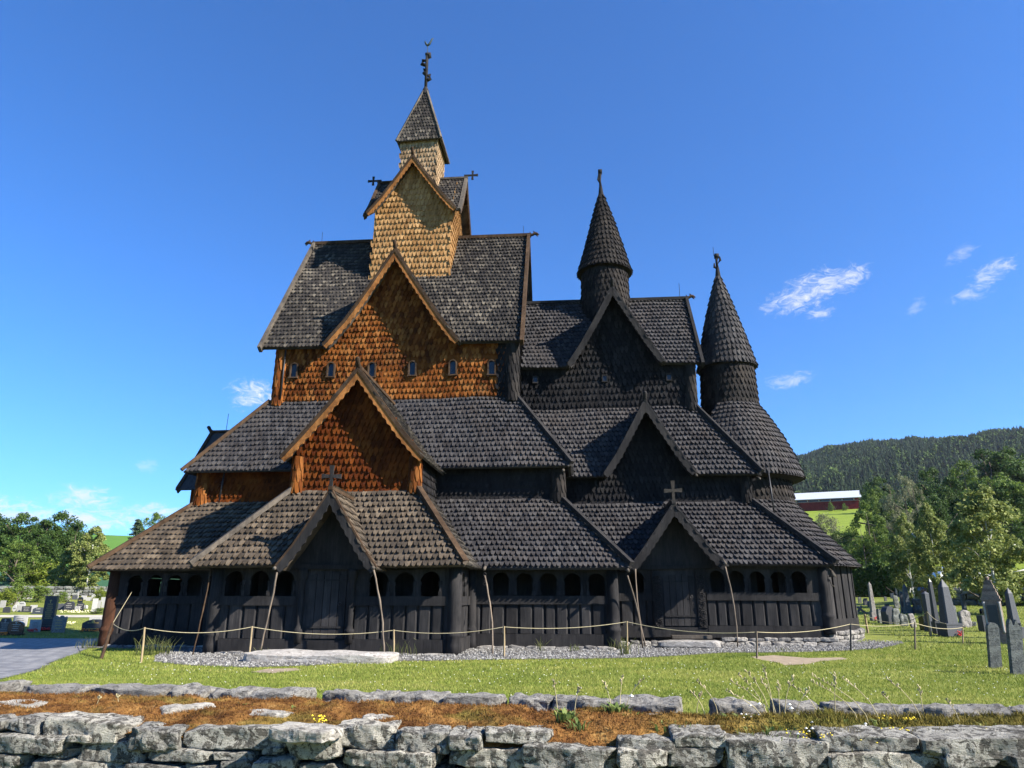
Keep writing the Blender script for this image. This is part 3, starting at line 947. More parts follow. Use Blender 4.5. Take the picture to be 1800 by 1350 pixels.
corner_post('corner_post', -2.36, 27.28, 9.0, 11.6, .28, 'tar_turret')
wall([(-2.95, 27.21, 9.0), (-2.35, 27.21, 9.0), (-2.35, 27.21, 11.6), (-2.95, 27.21, 11.6)], 'tar_black', 'corner_boarding', base=.05)
corner_post('corner_post', -12.05, 27.32, 9.0, 11.6, .26, 'tar_orange')
dp = MB(); dp.tube([(-11.83, 27.08, 11.4), (-11.85, 27.06, 9.3)], .035, 8); P_('drain_pipe', dp, 'iron', church, True)
dp = MB(); dp.tube([(-13.1, 25.55, 6.2), (-13.15, 25.52, 4.9)], .03, 8); P_('drain_pipe', dp, 'iron', church, True)
dp = MB(); dp.tube([(7.35, 27.62, 6.2), (7.42, 27.5, 4.3)], .03, 8); P_('drain_pipe', dp, 'iron', church, True)

# nave main roof
NE, NR = 11.48, 18.62
def rake(parent, p, q, mat, w=.10, h=.28):
    mb = MB(); mb.beam(p, q, w, h); return P_('rake_board', mb, mat, parent)
xl, xr = -12.78, -1.98
r1 = face([(xl, 26.9, NE), (-7.3 - 2.66, 26.9, NE), (-7.3, 29.6, NE + 2.7 * (NR - NE) / 4.6), (-7.3 + 2.66, 26.9, NE), (xr, 26.9, NE), (xr, 31.5, NR), (xl, 31.5, NR)], 'roof_brown', 'nave_roof', .16, .29, .075, base=.14)
mb = MB(); mb.slab([(xr, 36.1, NE), (xl, 36.1, NE), (xl, 31.5, NR), (xr, 31.5, NR)], .14); P_('nave_roof', mb, 'roof_black')
for x, m in ((xl - .04, 'wood_grey'), (xr + .04, 'wood_brown')):
    rake(r1, (x, 26.78, NE - .14), (x, 31.5, NR + .04), m, .14, .30)
    rake(r1, (x, 36.2, NE - .14), (x, 31.5, NR + .04), m, .14, .30)
mb = MB(); mb.beam((xl - .15, 31.5, NR + .1), (xr + .15, 31.5, NR + .1), .2, .16); rb = P_('ridge_board', mb, 'wood_brown', r1)
dragon_head(r1, (xl - .1, 31.5, NR + .1), (-1, 0, 0), .8); dragon_head(r1, (xr + .1, 31.5, NR + .1), (1, 0, 0), .8)
gable_roof('gable_roof', (-7.3, 27.25), SOUTH, 2.82, 11.42, 15.72, .55, -3.2, 'roof_brown', 'wood_orange', .16, .29, .075, .25, edge_mat='wood_brown')

# bay gable
wall([(-9.12, 22.6, 4.75), (-5.05, 22.6, 4.75), *gable_outline(-7.13, 2.03, 2.38, 5.88, 8.92, 0, 22.6)], 'tar_red', 'bay_wall', .175, .25, .068)
wall([(-5.05, 22.6, 4.75), (-5.05, 26.0, 4.75), (-5.05, 26, 6.0), (-5.05, 22.6, 6.0)], 'tar_black', 'bay_wall')
mb = MB(); mb.slab([(-9.12, 26, 4.75), (-9.12, 22.6, 4.75), (-9.12, 22.6, 6.2), (-9.12, 26, 6.2)], .1); P_('bay_wall', mb, 'tar_red')
corner_post('corner_post', -5.12, 22.62, 4.75, 5.95, .21, 'tar_orange'); corner_post('corner_post', -9.06, 22.62, 4.75, 5.95, .21, 'tar_orange')
gable_roof('gable_roof', (-7.13, 22.6), SOUTH, 2.38, 5.88, 8.92, .42, -4.7, 'roof_brown', 'wood_orange', .165, .26, .075, .24)
# the same bay at the west end
mb = MB(); mb.slab([(-16.6, 33.4, 0), (-16.6, 29.6, 0), (-16.6, 29.6, 6.1), (-16.6, 31.5, 8.6), (-16.6, 33.4, 6.1)], .12)
mb.slab([(-16.6, 29.6, 0), (-13.9, 29.6, 0), (-13.9, 29.6, 6.1), (-16.6, 29.6, 6.1)], .1); mb.slab([(-13.9, 33.4, 0), (-16.6, 33.4, 0), (-16.6, 33.4, 6.1), (-13.9, 33.4, 6.1)], .1)
P_('bay_wall', mb, 'tar_red')
gable_roof('gable_roof', (-16.6, 31.5), WEST, 2.35, 6.02, 9.0, .4, -4.0, 'roof_black', 'wood_brown', .165, .26, .075, .27, sides=(-1,))
# porch gables over the two doors
pr = gable_roof('porch_roof', (-7.06, 21.1), SOUTH, 1.46, 2.32, 4.50, .92, -1.6, 'roof_tan', 'wood_black', .165, .26, .075, .225, cap=None, edge_mat='wood_brown')
cross_finial(pr, (-7.06, 20.16, 4.42), (0, 0, 1), (1, 0, 0), .80, 'wood_black')
pr = gable_roof('porch_roof', (3.43, 26.1), SOUTH, 1.60, 2.52, 4.64, .95, -1.7, 'roof_black', 'wood_black', .165, .26, .075, .225, cap=None, edge_mat='wood_black')
cross_finial(pr, (3.43, 25.14, 4.58), (0, 0, 1), (1, 0, 0), .86, 'wood_weather')
gable_roof('gable_roof', (2.84, 27.8), SOUTH, 1.72, 6.02, 8.86, .72, -2.0, 'roof_black', 'wood_black', .165, .26, .075, .21, edge_mat='wood_black')

# chancel high wall and roof
cwins = [(-1.55, 10.55), (1.42, 10.5), (4.12, 10.45)]
skip = [(x + 2.1 - .12, x + 2.1 + .12, z - 8.98 - .15, z - 8.98 + .15) for x, z in cwins]
cw = wall([(-2.1, 29.3, 8.98), (5.1, 29.3, 8.98), (5.1, 29.3, 11.15)] + gable_outline(1.87, 1.85, 2.02, 11.0, 14.5, 0, 29.3) + [(-2.1, 29.3, 11.15)], 'tar_black', 'chancel_wall', .19, .29, .07, skip=skip)
for x, z in cwins:
    fm = MB()
    for dx, dz, sx, sz in ((-.10, 0, .05, .3), (.10, 0, .05, .3), (0, -.14, .25, .05), (0, .14, .25, .05)): fm.box((x + dx, 29.26, z + dz), (sx, .12, sz))
    wn = P_('window', fm, 'wood_black', cw)
    g = MB(); g.box((x, 29.25, z), (.2, .02, .26)); P_('pane', g, 'glass', wn)
wall([(5.1, 29.3, 8.98), (5.1, 33.7, 8.98), (5.1, 33.7, 11.2), (5.1, 31.5, 14.8), (5.1, 29.3, 11.2)], 'tar_black', 'chancel_wall', .19, .29, .07)
corner_post('corner_post', 5.0, 29.36, 8.98, 11.15, .25, 'tar_turret')
r2 = face([(-2.1, 29.0, 11.02), (1.87 - 1.88, 29.0, 11.02), (1.87, 31.15, 11.02 + 2.15 * 1.584), (1.87 + 1.88, 29.0, 11.02), (5.45, 29.0, 11.02), (5.45, 31.5, 14.98), (-2.1, 31.5, 14.98)], 'roof_black', 'chancel_roof', .165, .27, .08, base=.12)
mb = MB(); mb.slab([(5.45, 34.0, 11.02), (-2.1, 34.0, 11.02), (-2.1, 31.5, 14.98), (5.45, 31.5, 14.98)], .12); P_('chancel_roof', mb, 'roof_black')
rake(r2, (5.5, 28.9, 10.9), (5.5, 31.5, 15.02), 'wood_black', .13, .26); rake(r2, (5.5, 34.1, 10.9), (5.5, 31.5, 15.02), 'wood_black', .13, .26)
mb = MB(); mb.beam((-2.1, 31.5, 15.08), (5.6, 31.5, 15.08), .18, .14); P_('ridge_board', mb, 'wood_black', r2)
dragon_head(r2, (5.5, 31.5, 15.08), (1, 0, .05), .75, 'wood_brown')
gable_roof('gable_roof', (1.87, 29.3), SOUTH, 2.02, 11.0, 14.5, .55, -2.2, 'roof_black', 'wood_black', .165, .27, .08, .20, edge_mat='wood_black')

# ---- spire tower
tx0, tx1, ty0, ty1 = -9.22, -5.5, 29.65, 33.35
tc = (tx0 + tx1) / 2
tw = MB()
S_ = dict(w=.185, h=.30, t=.07, base=.12, pointed=.22)
tw.shingles([(tx0, ty0, 15.0), (tx1, ty0, 15.0), *gable_outline(tc, 1.855, 2.14, 18.98, 22.02, 0, ty0)], **S_)
tw.shingles([(tx1, ty0, 15.0), (tx1, ty1, 15.0), (tx1, ty1, 19.15), (tx1, AX + 1.4, 19.75), (tx1, AX + .7, 20.9), (tx1, AX, 21.85), (tx1, AX - .7, 20.9), (tx1, AX - 1.4, 19.75), (tx1, ty0, 19.15)], **S_)
tw.slab([(tx0, ty1, 15.0), (tx0, ty0, 15.0), (tx0, ty0, 19.3), (tx0, AX, 21.75), (tx0, ty1, 19.3)], .12)
tw.slab([(tx1, ty1, 15.0), (tx0, ty1, 15.0), (tx0, ty1, 19.3), (tx1, ty1, 19.3)], .12)
P_('tower_wall', tw, 'tar_tan')
gable_roof('tower_roof', (tc, ty0), SOUTH, 2.14, 18.98, 22.02, .42, -1.86, 'roof_brown', 'wood_orange', .16, .27, .055, .21, edge_mat='wood_brown', valley=.28)
tr = gable_roof('tower_roof', (tx1, AX), EAST, 2.14, 18.98, 22.02, .42, -1.86, 'roof_brown', 'wood_brown', .16, .27, .045, .26, sides=(-1, 1), cap=None, edge_mat='wood_grey', valley=.28)
cross_finial(tr, (tx1 + .3, AX, 22.22), (1, 0, 0), (0, 0, 1), .70, 'wood_black')
tr = gable_roof('tower_roof', (tx0, AX), WEST, 2.14, 18.98, 22.02, .42, -1.86, 'roof_brown', 'wood_brown', .16, .27, .045, .26, sides=(1,), cap=None, edge_mat='wood_brown', valley=.28)
cross_finial(tr, (tx0 - .3, AX, 22.22), (-1, 0, 0), (0, 0, 1), .70, 'wood_black')
ux, uh = -7.40, .93
lw = MB()
S_ = dict(w=.16, h=.28, t=.055, base=.12, pointed=.22)
lw.shingles([(ux - uh, AX - uh, 20.0), (ux + uh, AX - uh, 20.0), (ux + uh, AX - uh, 23.9), (ux - uh, AX - uh, 23.9)], **S_)
lw.shingles([(ux + uh, AX - uh, 20.0), (ux + uh, AX + uh, 20.0), (ux + uh, AX + uh, 23.9), (ux + uh, AX - uh, 23.9)], **S_)
lw.slab([(ux + uh, AX + uh, 20.0), (ux - uh, AX + uh, 20.0), (ux - uh, AX + uh, 23.9), (ux + uh, AX + uh, 23.9)], .1)
lw.slab([(ux - uh, AX + uh, 20.0), (ux - uh, AX - uh, 20.0), (ux - uh, AX - uh, 23.9), (ux - uh, AX + uh, 23.9)], .1)
P_('lantern_wall', lw, 'tar_pale')
ph, pz0, pz1 = 1.14, 23.72, 27.45
sp_ = MB()
C4 = [(ux - ph, AX - ph), (ux + ph, AX - ph), (ux + ph, AX + ph), (ux - ph, AX + ph)]
tip = .10
T4 = [(ux - tip, AX - tip), (ux + tip, AX - tip), (ux + tip, AX + tip), (ux - tip, AX + tip)]
for i in range(4):
    a, b, c, d = C4[i], C4[(i+1) % 4], T4[(i+1) % 4], T4[i]
    q = [(*a, pz0), (*b, pz0), (*c, pz1), (*d, pz1)]
    if i < 2: sp_.shingles(q, .15, .25, .045, base=.08, drop=.05)
    else: sp_.slab(np.array(q), .08)
so = P_('spire', sp_, 'roof_brown')
for i in range(4): hip(so, (*C4[i], pz0 + .03), (*T4[i], pz1 + .03), 'wood_grey', .12, .10)
fn = MB()
fn.lathe(ux, AX, [(.22, 27.3), (.17, 27.6), (.09, 27.8)], 10)
fn.tube([(ux, AX, 27.6), (ux, AX, 29.9)], .085, 8)
for zc, s, w in ((28.35, 1, .22), (28.75, -1, .12), (29.35, -1, .26), (29.75, 1, .14)):
    fn.tube([(ux, AX, zc - .15), (ux + s * w, AX, zc), (ux + s * w * .9, AX, zc + .22), (ux, AX, zc + .2)], [.08, .11, .10, .05], 6)
fn.box((ux + .02, AX, 29.92), (.22, .22, .12))
fo = P_('finial', fn, 'wood_black', so, True)
vn = MB()
vn.tube([(ux, AX, 29.9), (ux, AX, 30.5)], .02, 6)
vn.tube([(ux - .14, AX, 30.62), (ux - .02, AX, 30.52), (ux + .10, AX, 30.62), (ux + .22, AX, 30.92), (ux + .30, AX, 30.98)], [.02, .07, .06, .04, .01], 6)
vn.tube([(ux - .03, AX, 30.55), (ux - .14, AX, 30.72), (ux - .18, AX, 30.86)], [.05, .05, .015], 6)
P_('weather_vane', vn, 'copper', fo, True)

# ---- round turret on the chancel ridge, and the apse
def round_turret(cx, cy, drum, cone, wall_m, roof_m, apex, tall):
    d = MB(); d.cone_shingles(cx, cy, drum, .19, .30, .058, seg=40, pointed=.22); P_('turret_wall', d, wall_m)
    c = MB(); c.cone_shingles(cx, cy, cone, .19, .30, .065, seg=40, pointed=.25)
    c.lathe(cx, cy, [(cone[0][0] - .02, cone[0][1] - .02), (drum[-1][0] - .05, cone[0][1] - .05)], 40)
    co = P_('turret_roof', c, roof_m)
    f = MB()
    zt = apex
    f.lathe(cx, cy, [(.16, zt - .25), (.13, zt), (.075, zt + .45)], 10)
    f.tube([(cx, cy, zt + .4), (cx - .02, cy, zt + .75), (cx, cy, zt + tall)], [.07, .05, .08], 8)
    f.box((cx + .0, cy, zt + tall + .02), (.20, .18, .2))
    return co, f
co, f = round_turret(1.71, AX, [(1.14, 13.0), (1.09, 16.5)], [(1.30, 16.38), (1.16, 16.85), (.86, 18.0), (.50, 19.4), (.11, 20.75)], 'tar_turret', 'tar_turret', 20.75, 1.25)
f.tube([(1.71, AX, 21.35), (1.60, AX, 21.6), (1.64, AX, 21.9)], [.04, .06, .03], 6)
P_('finial', f, 'wood_black', co, True)
AXX = 7.03
co, f = round_turret(AXX, AX, [(1.24, 9.3), (1.16, 11.6)], [(1.31, 11.48), (1.20, 11.95), (.92, 13.15), (.52, 14.7), (.10, 16.1)], 'tar_turret', 'roof_black', 16.1, 1.05)
f.tube([(AXX, AX, 16.5), (AXX - .14, AX, 16.6), (AXX - .13, AX, 16.8)], [.04, .06, .03], 6)
f.tube([(AXX, AX, 16.75), (AXX + .16, AX, 16.95), (AXX + .14, AX, 17.15)], [.04, .06, .03], 6)
P_('finial', f, 'wood_black', co, True)
ap = MB(); ap.cone_shingles(AXX, AX, [(2.72, 6.30), (2.66, 6.65), (2.45, 7.35), (2.05, 8.25), (1.62, 9.05), (1.22, 9.68)], .18, .25, .075, R(-130), R(100), seg=40)
ap.lathe(AXX, AX, [(2.70, 6.28), (2.15, 6.2)], 40)
P_('apse_roof', ap, 'roof_black')
ap = MB(); ap.cone_shingles(AXX, AX, [(2.26, 4.9), (2.2, 6.3)], .20, .30, .058, R(-130), R(100), seg=40, pointed=.22)
P_('apse_wall', ap, 'tar_turret')
ap = MB(); ap.cone_shingles(AXX, AX, [(4.42, 2.66), (4.0, 3.15), (3.1, 4.15), (2.22, 5.35)], .19, .25, .08, R(-95), R(95), seg=44)
P_('apse_roof', ap, 'roof_black')
ap = MB()
rw = 4.02
for k in range(40):                          # upright boards of the apse gallery
    a = R(-82) + R(172) * k / 39
    x, y = AXX + rw * math.cos(a), AX + rw * math.sin(a)
    ap.box((x, y, 1.75), (.05 + .05 * (k % 2), .235 if k % 2 else .24, 2.0), rz=a)
ap.lathe(AXX, AX, [(rw - .04, .5), (rw - .04, 2.8)], 44, R(-86), R(95))
aw = P_('apse_boarding', ap, 'wood_panel')
ap = MB(); ap.lathe(AXX, AX, [(rw + .07, .38), (rw + .07, .80), (rw - .05, .80)], 44, R(-85), R(95)); P_('sill_beam', ap, 'wood_black', aw)
mb = MB(); mb.slab([(8.42, 26.12, .4), (8.42, 28.2, .4), (8.42, 28.2, 2.7), (8.42, 26.12, 2.7)], .08); P_('gallery_wall', mb, 'wood_panel')
for a in (R(-3),):
    pillar(AXX + (rw + .05) * math.cos(a), AX + (rw + .05) * math.sin(a), .38, 2.65, .16)
# little lamp under the chancel eave
lm = MB(); lm.lathe(8.72, 26.0, [(.02, 2.46), (.05, 2.42), (.13, 2.24), (.115, 2.235)], 14); lm.tube([(8.6, 26.0, 2.55), (8.72, 26.0, 2.46)], .02, 6); lm.tube([(8.6, 26.02, 2.16), (8.66, 26.0, 1.95), (8.75, 26.0, 1.92)], .02, 6)
P_('lamp', lm, 'wood_grey', church, True)
# lightning rods
for p, ln in (((-12.45, 31.5, 18.7), .65), ((-2.2, 31.5, 18.7), .55), ((5.2, 31.5, 15.1), .75), ((-16.3, 31.5, 9.1), .8), ((6.9, 31.5, 17.2), .45)):
    mb = MB(); mb.tube([p, (p[0], p[1], p[2] + ln)], .012, 5); P_('lightning_rod', mb, 'iron')
# foundation of rough stones
rr = random.Random(5)
FS = [MB()]
def found():
    P_('foundation', FS[0], 'foundation'); FS[0] = MB()
def stones_along(p, q, z0, z1, dpt=.30, lmin=.25, lmax=.6):
    p, q = np.array(p, float), np.array(q, float); L = np.linalg.norm(q - p); u = (q - p) / L
    x = 0; fs = FS[0]
    while x < L:
        l = rr.uniform(lmin, lmax); c = p + u * (x + l / 2)
        hh = (z1 - z0) * rr.uniform(.8, 1.1)
        stone(fs, (c[0], c[1], z0 + hh / 2), (l * 1.04, dpt * rr.uniform(.8, 1.2), hh), math.atan2(u[1], u[0]) + rr.uniform(-.08, .08), rr.randint(0, 9999), 4, .4, .08)
        x += l
stones_along((-15.5, 23.62), (-10.8, 23.62), -.1, .06); found()
stones_along((-10.4, 20.98), (-3.7, 20.98), -.1, .06); found()
stones_along((-3.2, 23.62), (1.0, 23.62), -.1, .10); found()
stones_along((1.2, 25.95), (8.3, 25.95), -.1, .14, .34); stones_along((4.6, 25.86), (8.5, 25.86), -.1, .12, .34)
stones_along((4.8, 26.0), (8.4, 26.0), .12, .26, .3)
for k in range(15):
    a0 = R(-72 + 5.6 * k); a1 = R(-72 + 5.6 * (k + 1)); r_ = rw + .02
    for z0, z1 in ((-.12, .1), (.08, .25), (.23, .40)):
        stones_along((AXX + r_ * math.cos(a0), AX + r_ * math.sin(a0)), (AXX + r_ * math.cos(a1), AX + r_ * math.sin(a1)), z0, z1, .34, .2, .42)
stones_along((8.3, 26.0), (8.9, 27.9), -.1, .15, .4, .2, .4); stones_along((8.4, 26.1), (8.8, 27.9), .13, .38, .4, .2, .4)
found()
# ------------------------------------------------------------------ ground, path, gravel
def gz_fade(X, Y):
    if Y <= 0:
        return 0.0
    az = abs(math.degrees(math.atan2(X, Y)))
    return ground_z(X, Y) * (1 - smooth(72, 90, az))

radii = [0.0] + list(np.geomspace(1.5, 3600, 150))
NA = 240
gv, gf = [], []
for r in radii[1:]:
    for k in range(NA):
        a = 2 * math.pi * k / NA
        X, Y = r * math.sin(a), r * math.cos(a)
        gv.append((X, Y, gz_fade(X, Y)))
for i in range(len(radii) - 2):
    for k in range(NA):
        k2 = (k + 1) % NA
        gf.append((i*NA+k, (i+1)*NA+k, (i+1)*NA+k2, i*NA+k2))
gf.append(tuple(range(NA - 1, -1, -1)))
m, nt = newmat('lawn and fields'); N = NT(nt)
P = N.pos()
sep = N.n('ShaderNodeSeparateXYZ'); N.l(P, sep.inputs[0])
x_, y_, z_ = sep.outputs
n1 = N.noise(P, 0.35, 5, 0.65); n2 = N.noise(P, 3.5, 5, 0.7); n3 = N.noise(P, 28, 4, 0.7)
k = N.math('ADD', N.math('MULTIPLY', n1, .35), N.math('ADD', N.math('MULTIPLY', n2, .35), N.math('MULTIPLY', n3, .3)))
lawn = N.ramp(k, [(0.32, (.055,.078,.013)), (0.47, (.12,.145,.025)), (0.58, (.20,.21,.042)), (0.72, (.29,.26,.08))])
vl = N.n('ShaderNodeVectorMath', operation='LENGTH'); N.l(P, vl.inputs[0]); rr_ = vl.outputs['Value']
wob = N.math('ADD', rr_, N.math('MULTIPLY', n1, 6))
crop_l = N.ramp(n1, [(0.3, (.028,.080,.036)), (0.7, (.040,.105,.048))])
rows = N.noise(N.mapping(P, (0.05, 0.9, 0.2)), 1.0, 3)
crop_r = N.ramp(N.math('ADD', N.math('MULTIPLY', n1, .5), N.math('MULTIPLY', rows, .5)), [(0.3, (.115,.165,.013)), (0.7, (.20,.25,.03))])
crop_far = N.ramp(n1, [(0.3, (.065,.145,.018)), (0.7, (.09,.185,.027))])
left = N.range(x_, -2, 2, 1, 0)
c = N.mix(N.math('MULTIPLY', left, N.range(wob, 90, 93)), lawn, crop_l)
c = N.mix(N.math('MULTIPLY', left, N.range(wob, 165, 170)), c, crop_far)
c = N.mix(N.math('MULTIPLY', N.math('SUBTRACT', 1.0, left), N.range(wob, 88, 91)), c, crop_r)
c = N.mix(N.range(wob, 440, 500), c, (.030,.050,.020))
N.out(c, .9, N.bump(N.math('ADD', n3, n2), .5, .05), .15)
M['lawn'] = m
g = MB(); g.add(gv, gf)
tag(g.build('ground', M['lawn']), kind='structure')

def sheet(name, outline, mat, dz=.004, drape=False):
    mb = MB()
    mb.add([(x, y, (ground_z(x, y) if drape else 0) + dz) for x, y in outline], [tuple(range(len(outline)))])
    return tag(mb.build(name, mat), kind='structure')

m, nt = newmat('slate paving'); N = NT(nt); P = N.pos()
br = N.n('ShaderNodeTexBrick'); N.l(N.mapping(P, (1, 1, 1), (0, 0, .3)), br.inputs['Vector'])
br.inputs['Scale'].default_value = .9; br.inputs['Mortar Size'].default_value = .02; br.inputs['Bias'].default_value = 0
br.inputs['Color1'].default_value = (.165,.163,.162,1); br.inputs['Color2'].default_value = (.24,.235,.228,1); br.inputs['Mortar'].default_value = (.07,.07,.075,1)
n1 = N.noise(P, 2.5, 6, .7)
N.out(N.mix(.8, br.outputs['Color'], N.ramp(n1, [(.3, (.6,.6,.62)), (.7, (1.2,1.18,1.15))]), 'MULTIPLY'), .7, N.bump(n1, .3, .02), .3)
M['paving'] = m
PATH = [(-9.5, 10.5)] + [on_ground(x, y)[:2] for x, y in ((0, 1195), (60, 1180), (100, 1161), (132, 1150), (152, 1141), (166, 1131), (172, 1123))] + [on_ground(-20, 1122)[:2], on_ground(-160, 1121)[:2], (-70, 20), (-40, 10.5)]
gx, gy = np.meshgrid(np.arange(-70, -9, .16), np.arange(10.5, 42, .16))
okc = inside(gx.ravel() + .08, gy.ravel() + .08, np.array(PATH))
cx0, cy0 = gx.ravel()[okc], gy.ravel()[okc]
gzv = np.vectorize(ground_z)
Vp = np.stack([np.stack([cx0 + a_, cy0 + b_, gzv(cx0 + a_, cy0 + b_) + .012], 1) for a_, b_ in ((0, 0), (.16, 0), (.16, .16), (0, .16))], 1)
pmb = MB(); pmb.inst(Vp, [(0, 1, 2, 3)])
tag(pmb.build('path', M['paving']), kind='structure')
M['gravelpath'] = plain_mat('pale gravel path', (.36,.33,.27), .9, .2, 3)
gp = MB(); A = [on_ground(x, 1085.5) for x in range(-160, 260, 30)]; B = [on_ground(x, 1081.5) for x in range(-160, 260, 30)]
gp.add([(p[0], p[1], p[2] + .02) for p in A + B], [(i, i+1, len(A)+i+1, len(A)+i) for i in range(len(A)-1)])
tag(gp.build('gravel_path', M['gravelpath']), kind='structure')

m, nt = newmat('gravel'); N = NT(nt); P = N.pos()
v1 = N.n('ShaderNodeTexVoronoi'); v1.inputs['Scale'].default_value = 22; N.l(P, v1.inputs['Vector'])
n1 = N.noise(P, 1.2, 4, .6)
vc = N.n('ShaderNodeSeparateColor'); N.l(v1.outputs['Color'], vc.inputs[0])
col = N.ramp(vc.outputs[0], [(0, (.07,.067,.063)), (.5, (.145,.138,.13)), (1, (.26,.25,.235))])
col = N.mix(N.range(v1.outputs['Distance'], .25, .6, 0, .75), col, (.06,.055,.05))
N.out(N.mix(.6, col, N.ramp(n1, [(.3, (.75,.75,.75)), (.7, (1.15,1.13,1.1))]), 'MULTIPLY'), .9, N.bump(v1.outputs['Distance'], -.8, .03), .2)
M['gravel'] = m
GR = [on_ground(x, y)[:2] for x, y in ((272, 1164), (330, 1170), (440, 1174), (560, 1170), (640, 1163), (760, 1162), (870, 1160), (1000, 1159), (1120, 1157), (1195, 1153), (1270, 1148), (1400, 1147), (1500, 1144), (1550, 1140), (1590, 1131), (1575, 1122), (1545, 1113))]
GR = GR + [(12.2, 36.5), (0, 38), (-16, 38), (-16.4, 23.2), (-12.6, 22.3), (-11.4, 19.6)]
sheet('gravel', GR, M['gravel'], .008)
GRa = np.array(GR)
M['dirt'] = plain_mat('bare dirt', (.25,.195,.135), .95, .3, 5)
dirt_polys = []
def dirt(px):
    o = [on_ground(x, y)[:2] for x, y in px]
    dirt_polys.append(np.array(o)); sheet('bare_soil', o, M['dirt'], .006)
dirt([(1318, 1155), (1360, 1152), (1420, 1157), (1480, 1156), (1492, 1159), (1440, 1163), (1420, 1168), (1380, 1170), (1368, 1165), (1340, 1161)])
dirt([(440, 1182), (470, 1176), (520, 1175), (530, 1178), (480, 1184)])

# loose pebbles on the gravel
def in_poly(x, y, poly): return inside(np.asarray(x, float), np.asarray(y, float), np.asarray(poly, float))
pc = rng.uniform([-12, 17], [14, 37], (60000, 2))
ok = in_poly(pc[:, 0], pc[:, 1], GRa) & ~((pc[:, 1] > 23.6) & (pc[:, 0] < 1)) & ~((pc[:, 1] > 26) & (pc[:, 0] < 8.4)) & ~((pc[:, 1] > 21) & (pc[:, 0] < -3.4) & (pc[:, 0] > -10.6))
ok &= ~(np.hypot(pc[:, 0] - AXX, pc[:, 1] - AX) < 4.0)
pc = pc[ok][:14000]
octa = np.array([(1,0,0),(0,1,0),(-1,0,0),(0,-1,0),(0,0,.8),(0,0,-.5)])
sz = rng.uniform(.018, .045, (len(pc), 1, 1)) * rng.uniform(.7, 1.3, (len(pc), 6, 3))
ang = rng.uniform(0, 6.28, len(pc)); ca, sa = np.cos(ang), np.sin(ang)
Vv = octa[None] * sz
Vv = np.stack([Vv[:,:,0]*ca[:,None] - Vv[:,:,1]*sa[:,None], Vv[:,:,0]*sa[:,None] + Vv[:,:,1]*ca[:,None], Vv[:,:,2]], 2)
Vv += np.stack([pc[:,0], pc[:,1], np.full(len(pc), .018)], 1)[:, None]
pb = MB(); pb.inst(Vv, [(0,1,4),(1,2,4),(2,3,4),(3,0,4)])
m, nt = newmat('pebbles'); N = NT(nt)
N.out(N.ramp(N.island(), [(0, (.07,.067,.063)), (.6, (.165,.158,.147)), (1, (.29,.28,.26))]), .85, None, .2)
M['pebble'] = m
tag(pb.build('pebbles', M['pebble']), 'loose pale pebbles strewn round the church', 'gravel', kind='stuff')

# lawn grass blades
def blades(n, x0, x1, y0, y1, h0, h1, wd):
    p = rng.uniform([x0, y0], [x1, y1], (n, 2))
    ok = ~in_poly(p[:,0], p[:,1], GRa) & ~in_poly(p[:,0], p[:,1], PATH)
    for d in dirt_polys: ok &= ~in_poly(p[:,0], p[:,1], d)
    p = p[ok]
    n = len(p)
    z = np.array([ground_z(a, b) for a, b in p]) if y1 > 30 else np.zeros(n)
    a = rng.uniform(0, 6.28, n); h = rng.uniform(h0, h1, n); w = wd * rng.uniform(.6, 1.4, n)
    lean = rng.normal(0, .45, (n, 2)) * h[:, None]
    base = np.stack([p[:,0], p[:,1], z], 1)
    dx = np.stack([np.cos(a) * w, np.sin(a) * w, np.zeros(n)], 1)
    V = np.stack([base - dx, base + dx, base + np.concatenate([lean, h[:, None]], 1)], 1)
    return V
gb = MB()
for a in ((150000, -13, 13, 10.0, 15.5, .018, .050, .0055), (110000, -15, 14, 15.5, 24.0, .02, .06, .0075), (30000, 8.0, 24, 13, 28, .03, .08, .010), (45000, 8.5, 34, 24, 55, .03, .09, .016), (14000, -34, -15, 29.5, 48, .03, .09, .016)):
    gb.inst(blades(*a), [(0, 1, 2)])
m, nt = newmat('grass blades'); N = NT(nt)
n1 = N.noise(N.mapping(N.pos(), (.45, 1.0, 1)), .7, 6, .7, .8); n2 = N.noise(N.pos(), 3.0, 4, .65)
kk = N.math('ADD', N.math('MULTIPLY', N.island(), .30), N.math('ADD', N.math('MULTIPLY', N.range(n1, .3, .7), .45), N.math('MULTIPLY', n2, .25)))
gc = N.ramp(kk, [(.18, (.065,.110,.014)), (.40, (.150,.205,.030)), (.58, (.265,.290,.055)), (.80, (.42,.38,.13))])
N.out(gc, .6, None, .2, 0, .35)
M['grass'] = m
tag(gb.build('grass', M['grass']), 'short sunlit lawn grass', 'grass', kind='stuff')
# clover heads in the lawn
cl = rng.uniform([-11, 10.5], [11, 19], (520, 2)); cl = cl[~in_poly(cl[:,0], cl[:,1], GRa) & ~in_poly(cl[:,0], cl[:,1], PATH)]
cb = MB(); cb.inst(octa[None] * rng.uniform(.008, .014, (len(cl), 1, 1)) + np.stack([cl[:,0], cl[:,1], rng.uniform(.05, .08, len(cl))], 1)[:, None], [(0,1,4),(1,2,4),(2,3,4),(3,0,4),(1,0,5),(2,1,5),(3,2,5),(0,3,5)])
M['clover'] = plain_mat('clover white', (.70,.68,.60), .8, .1)
tag(cb.build('clover_flowers', M['clover']), 'tiny white clover heads in the lawn', 'flowers', kind='stuff')

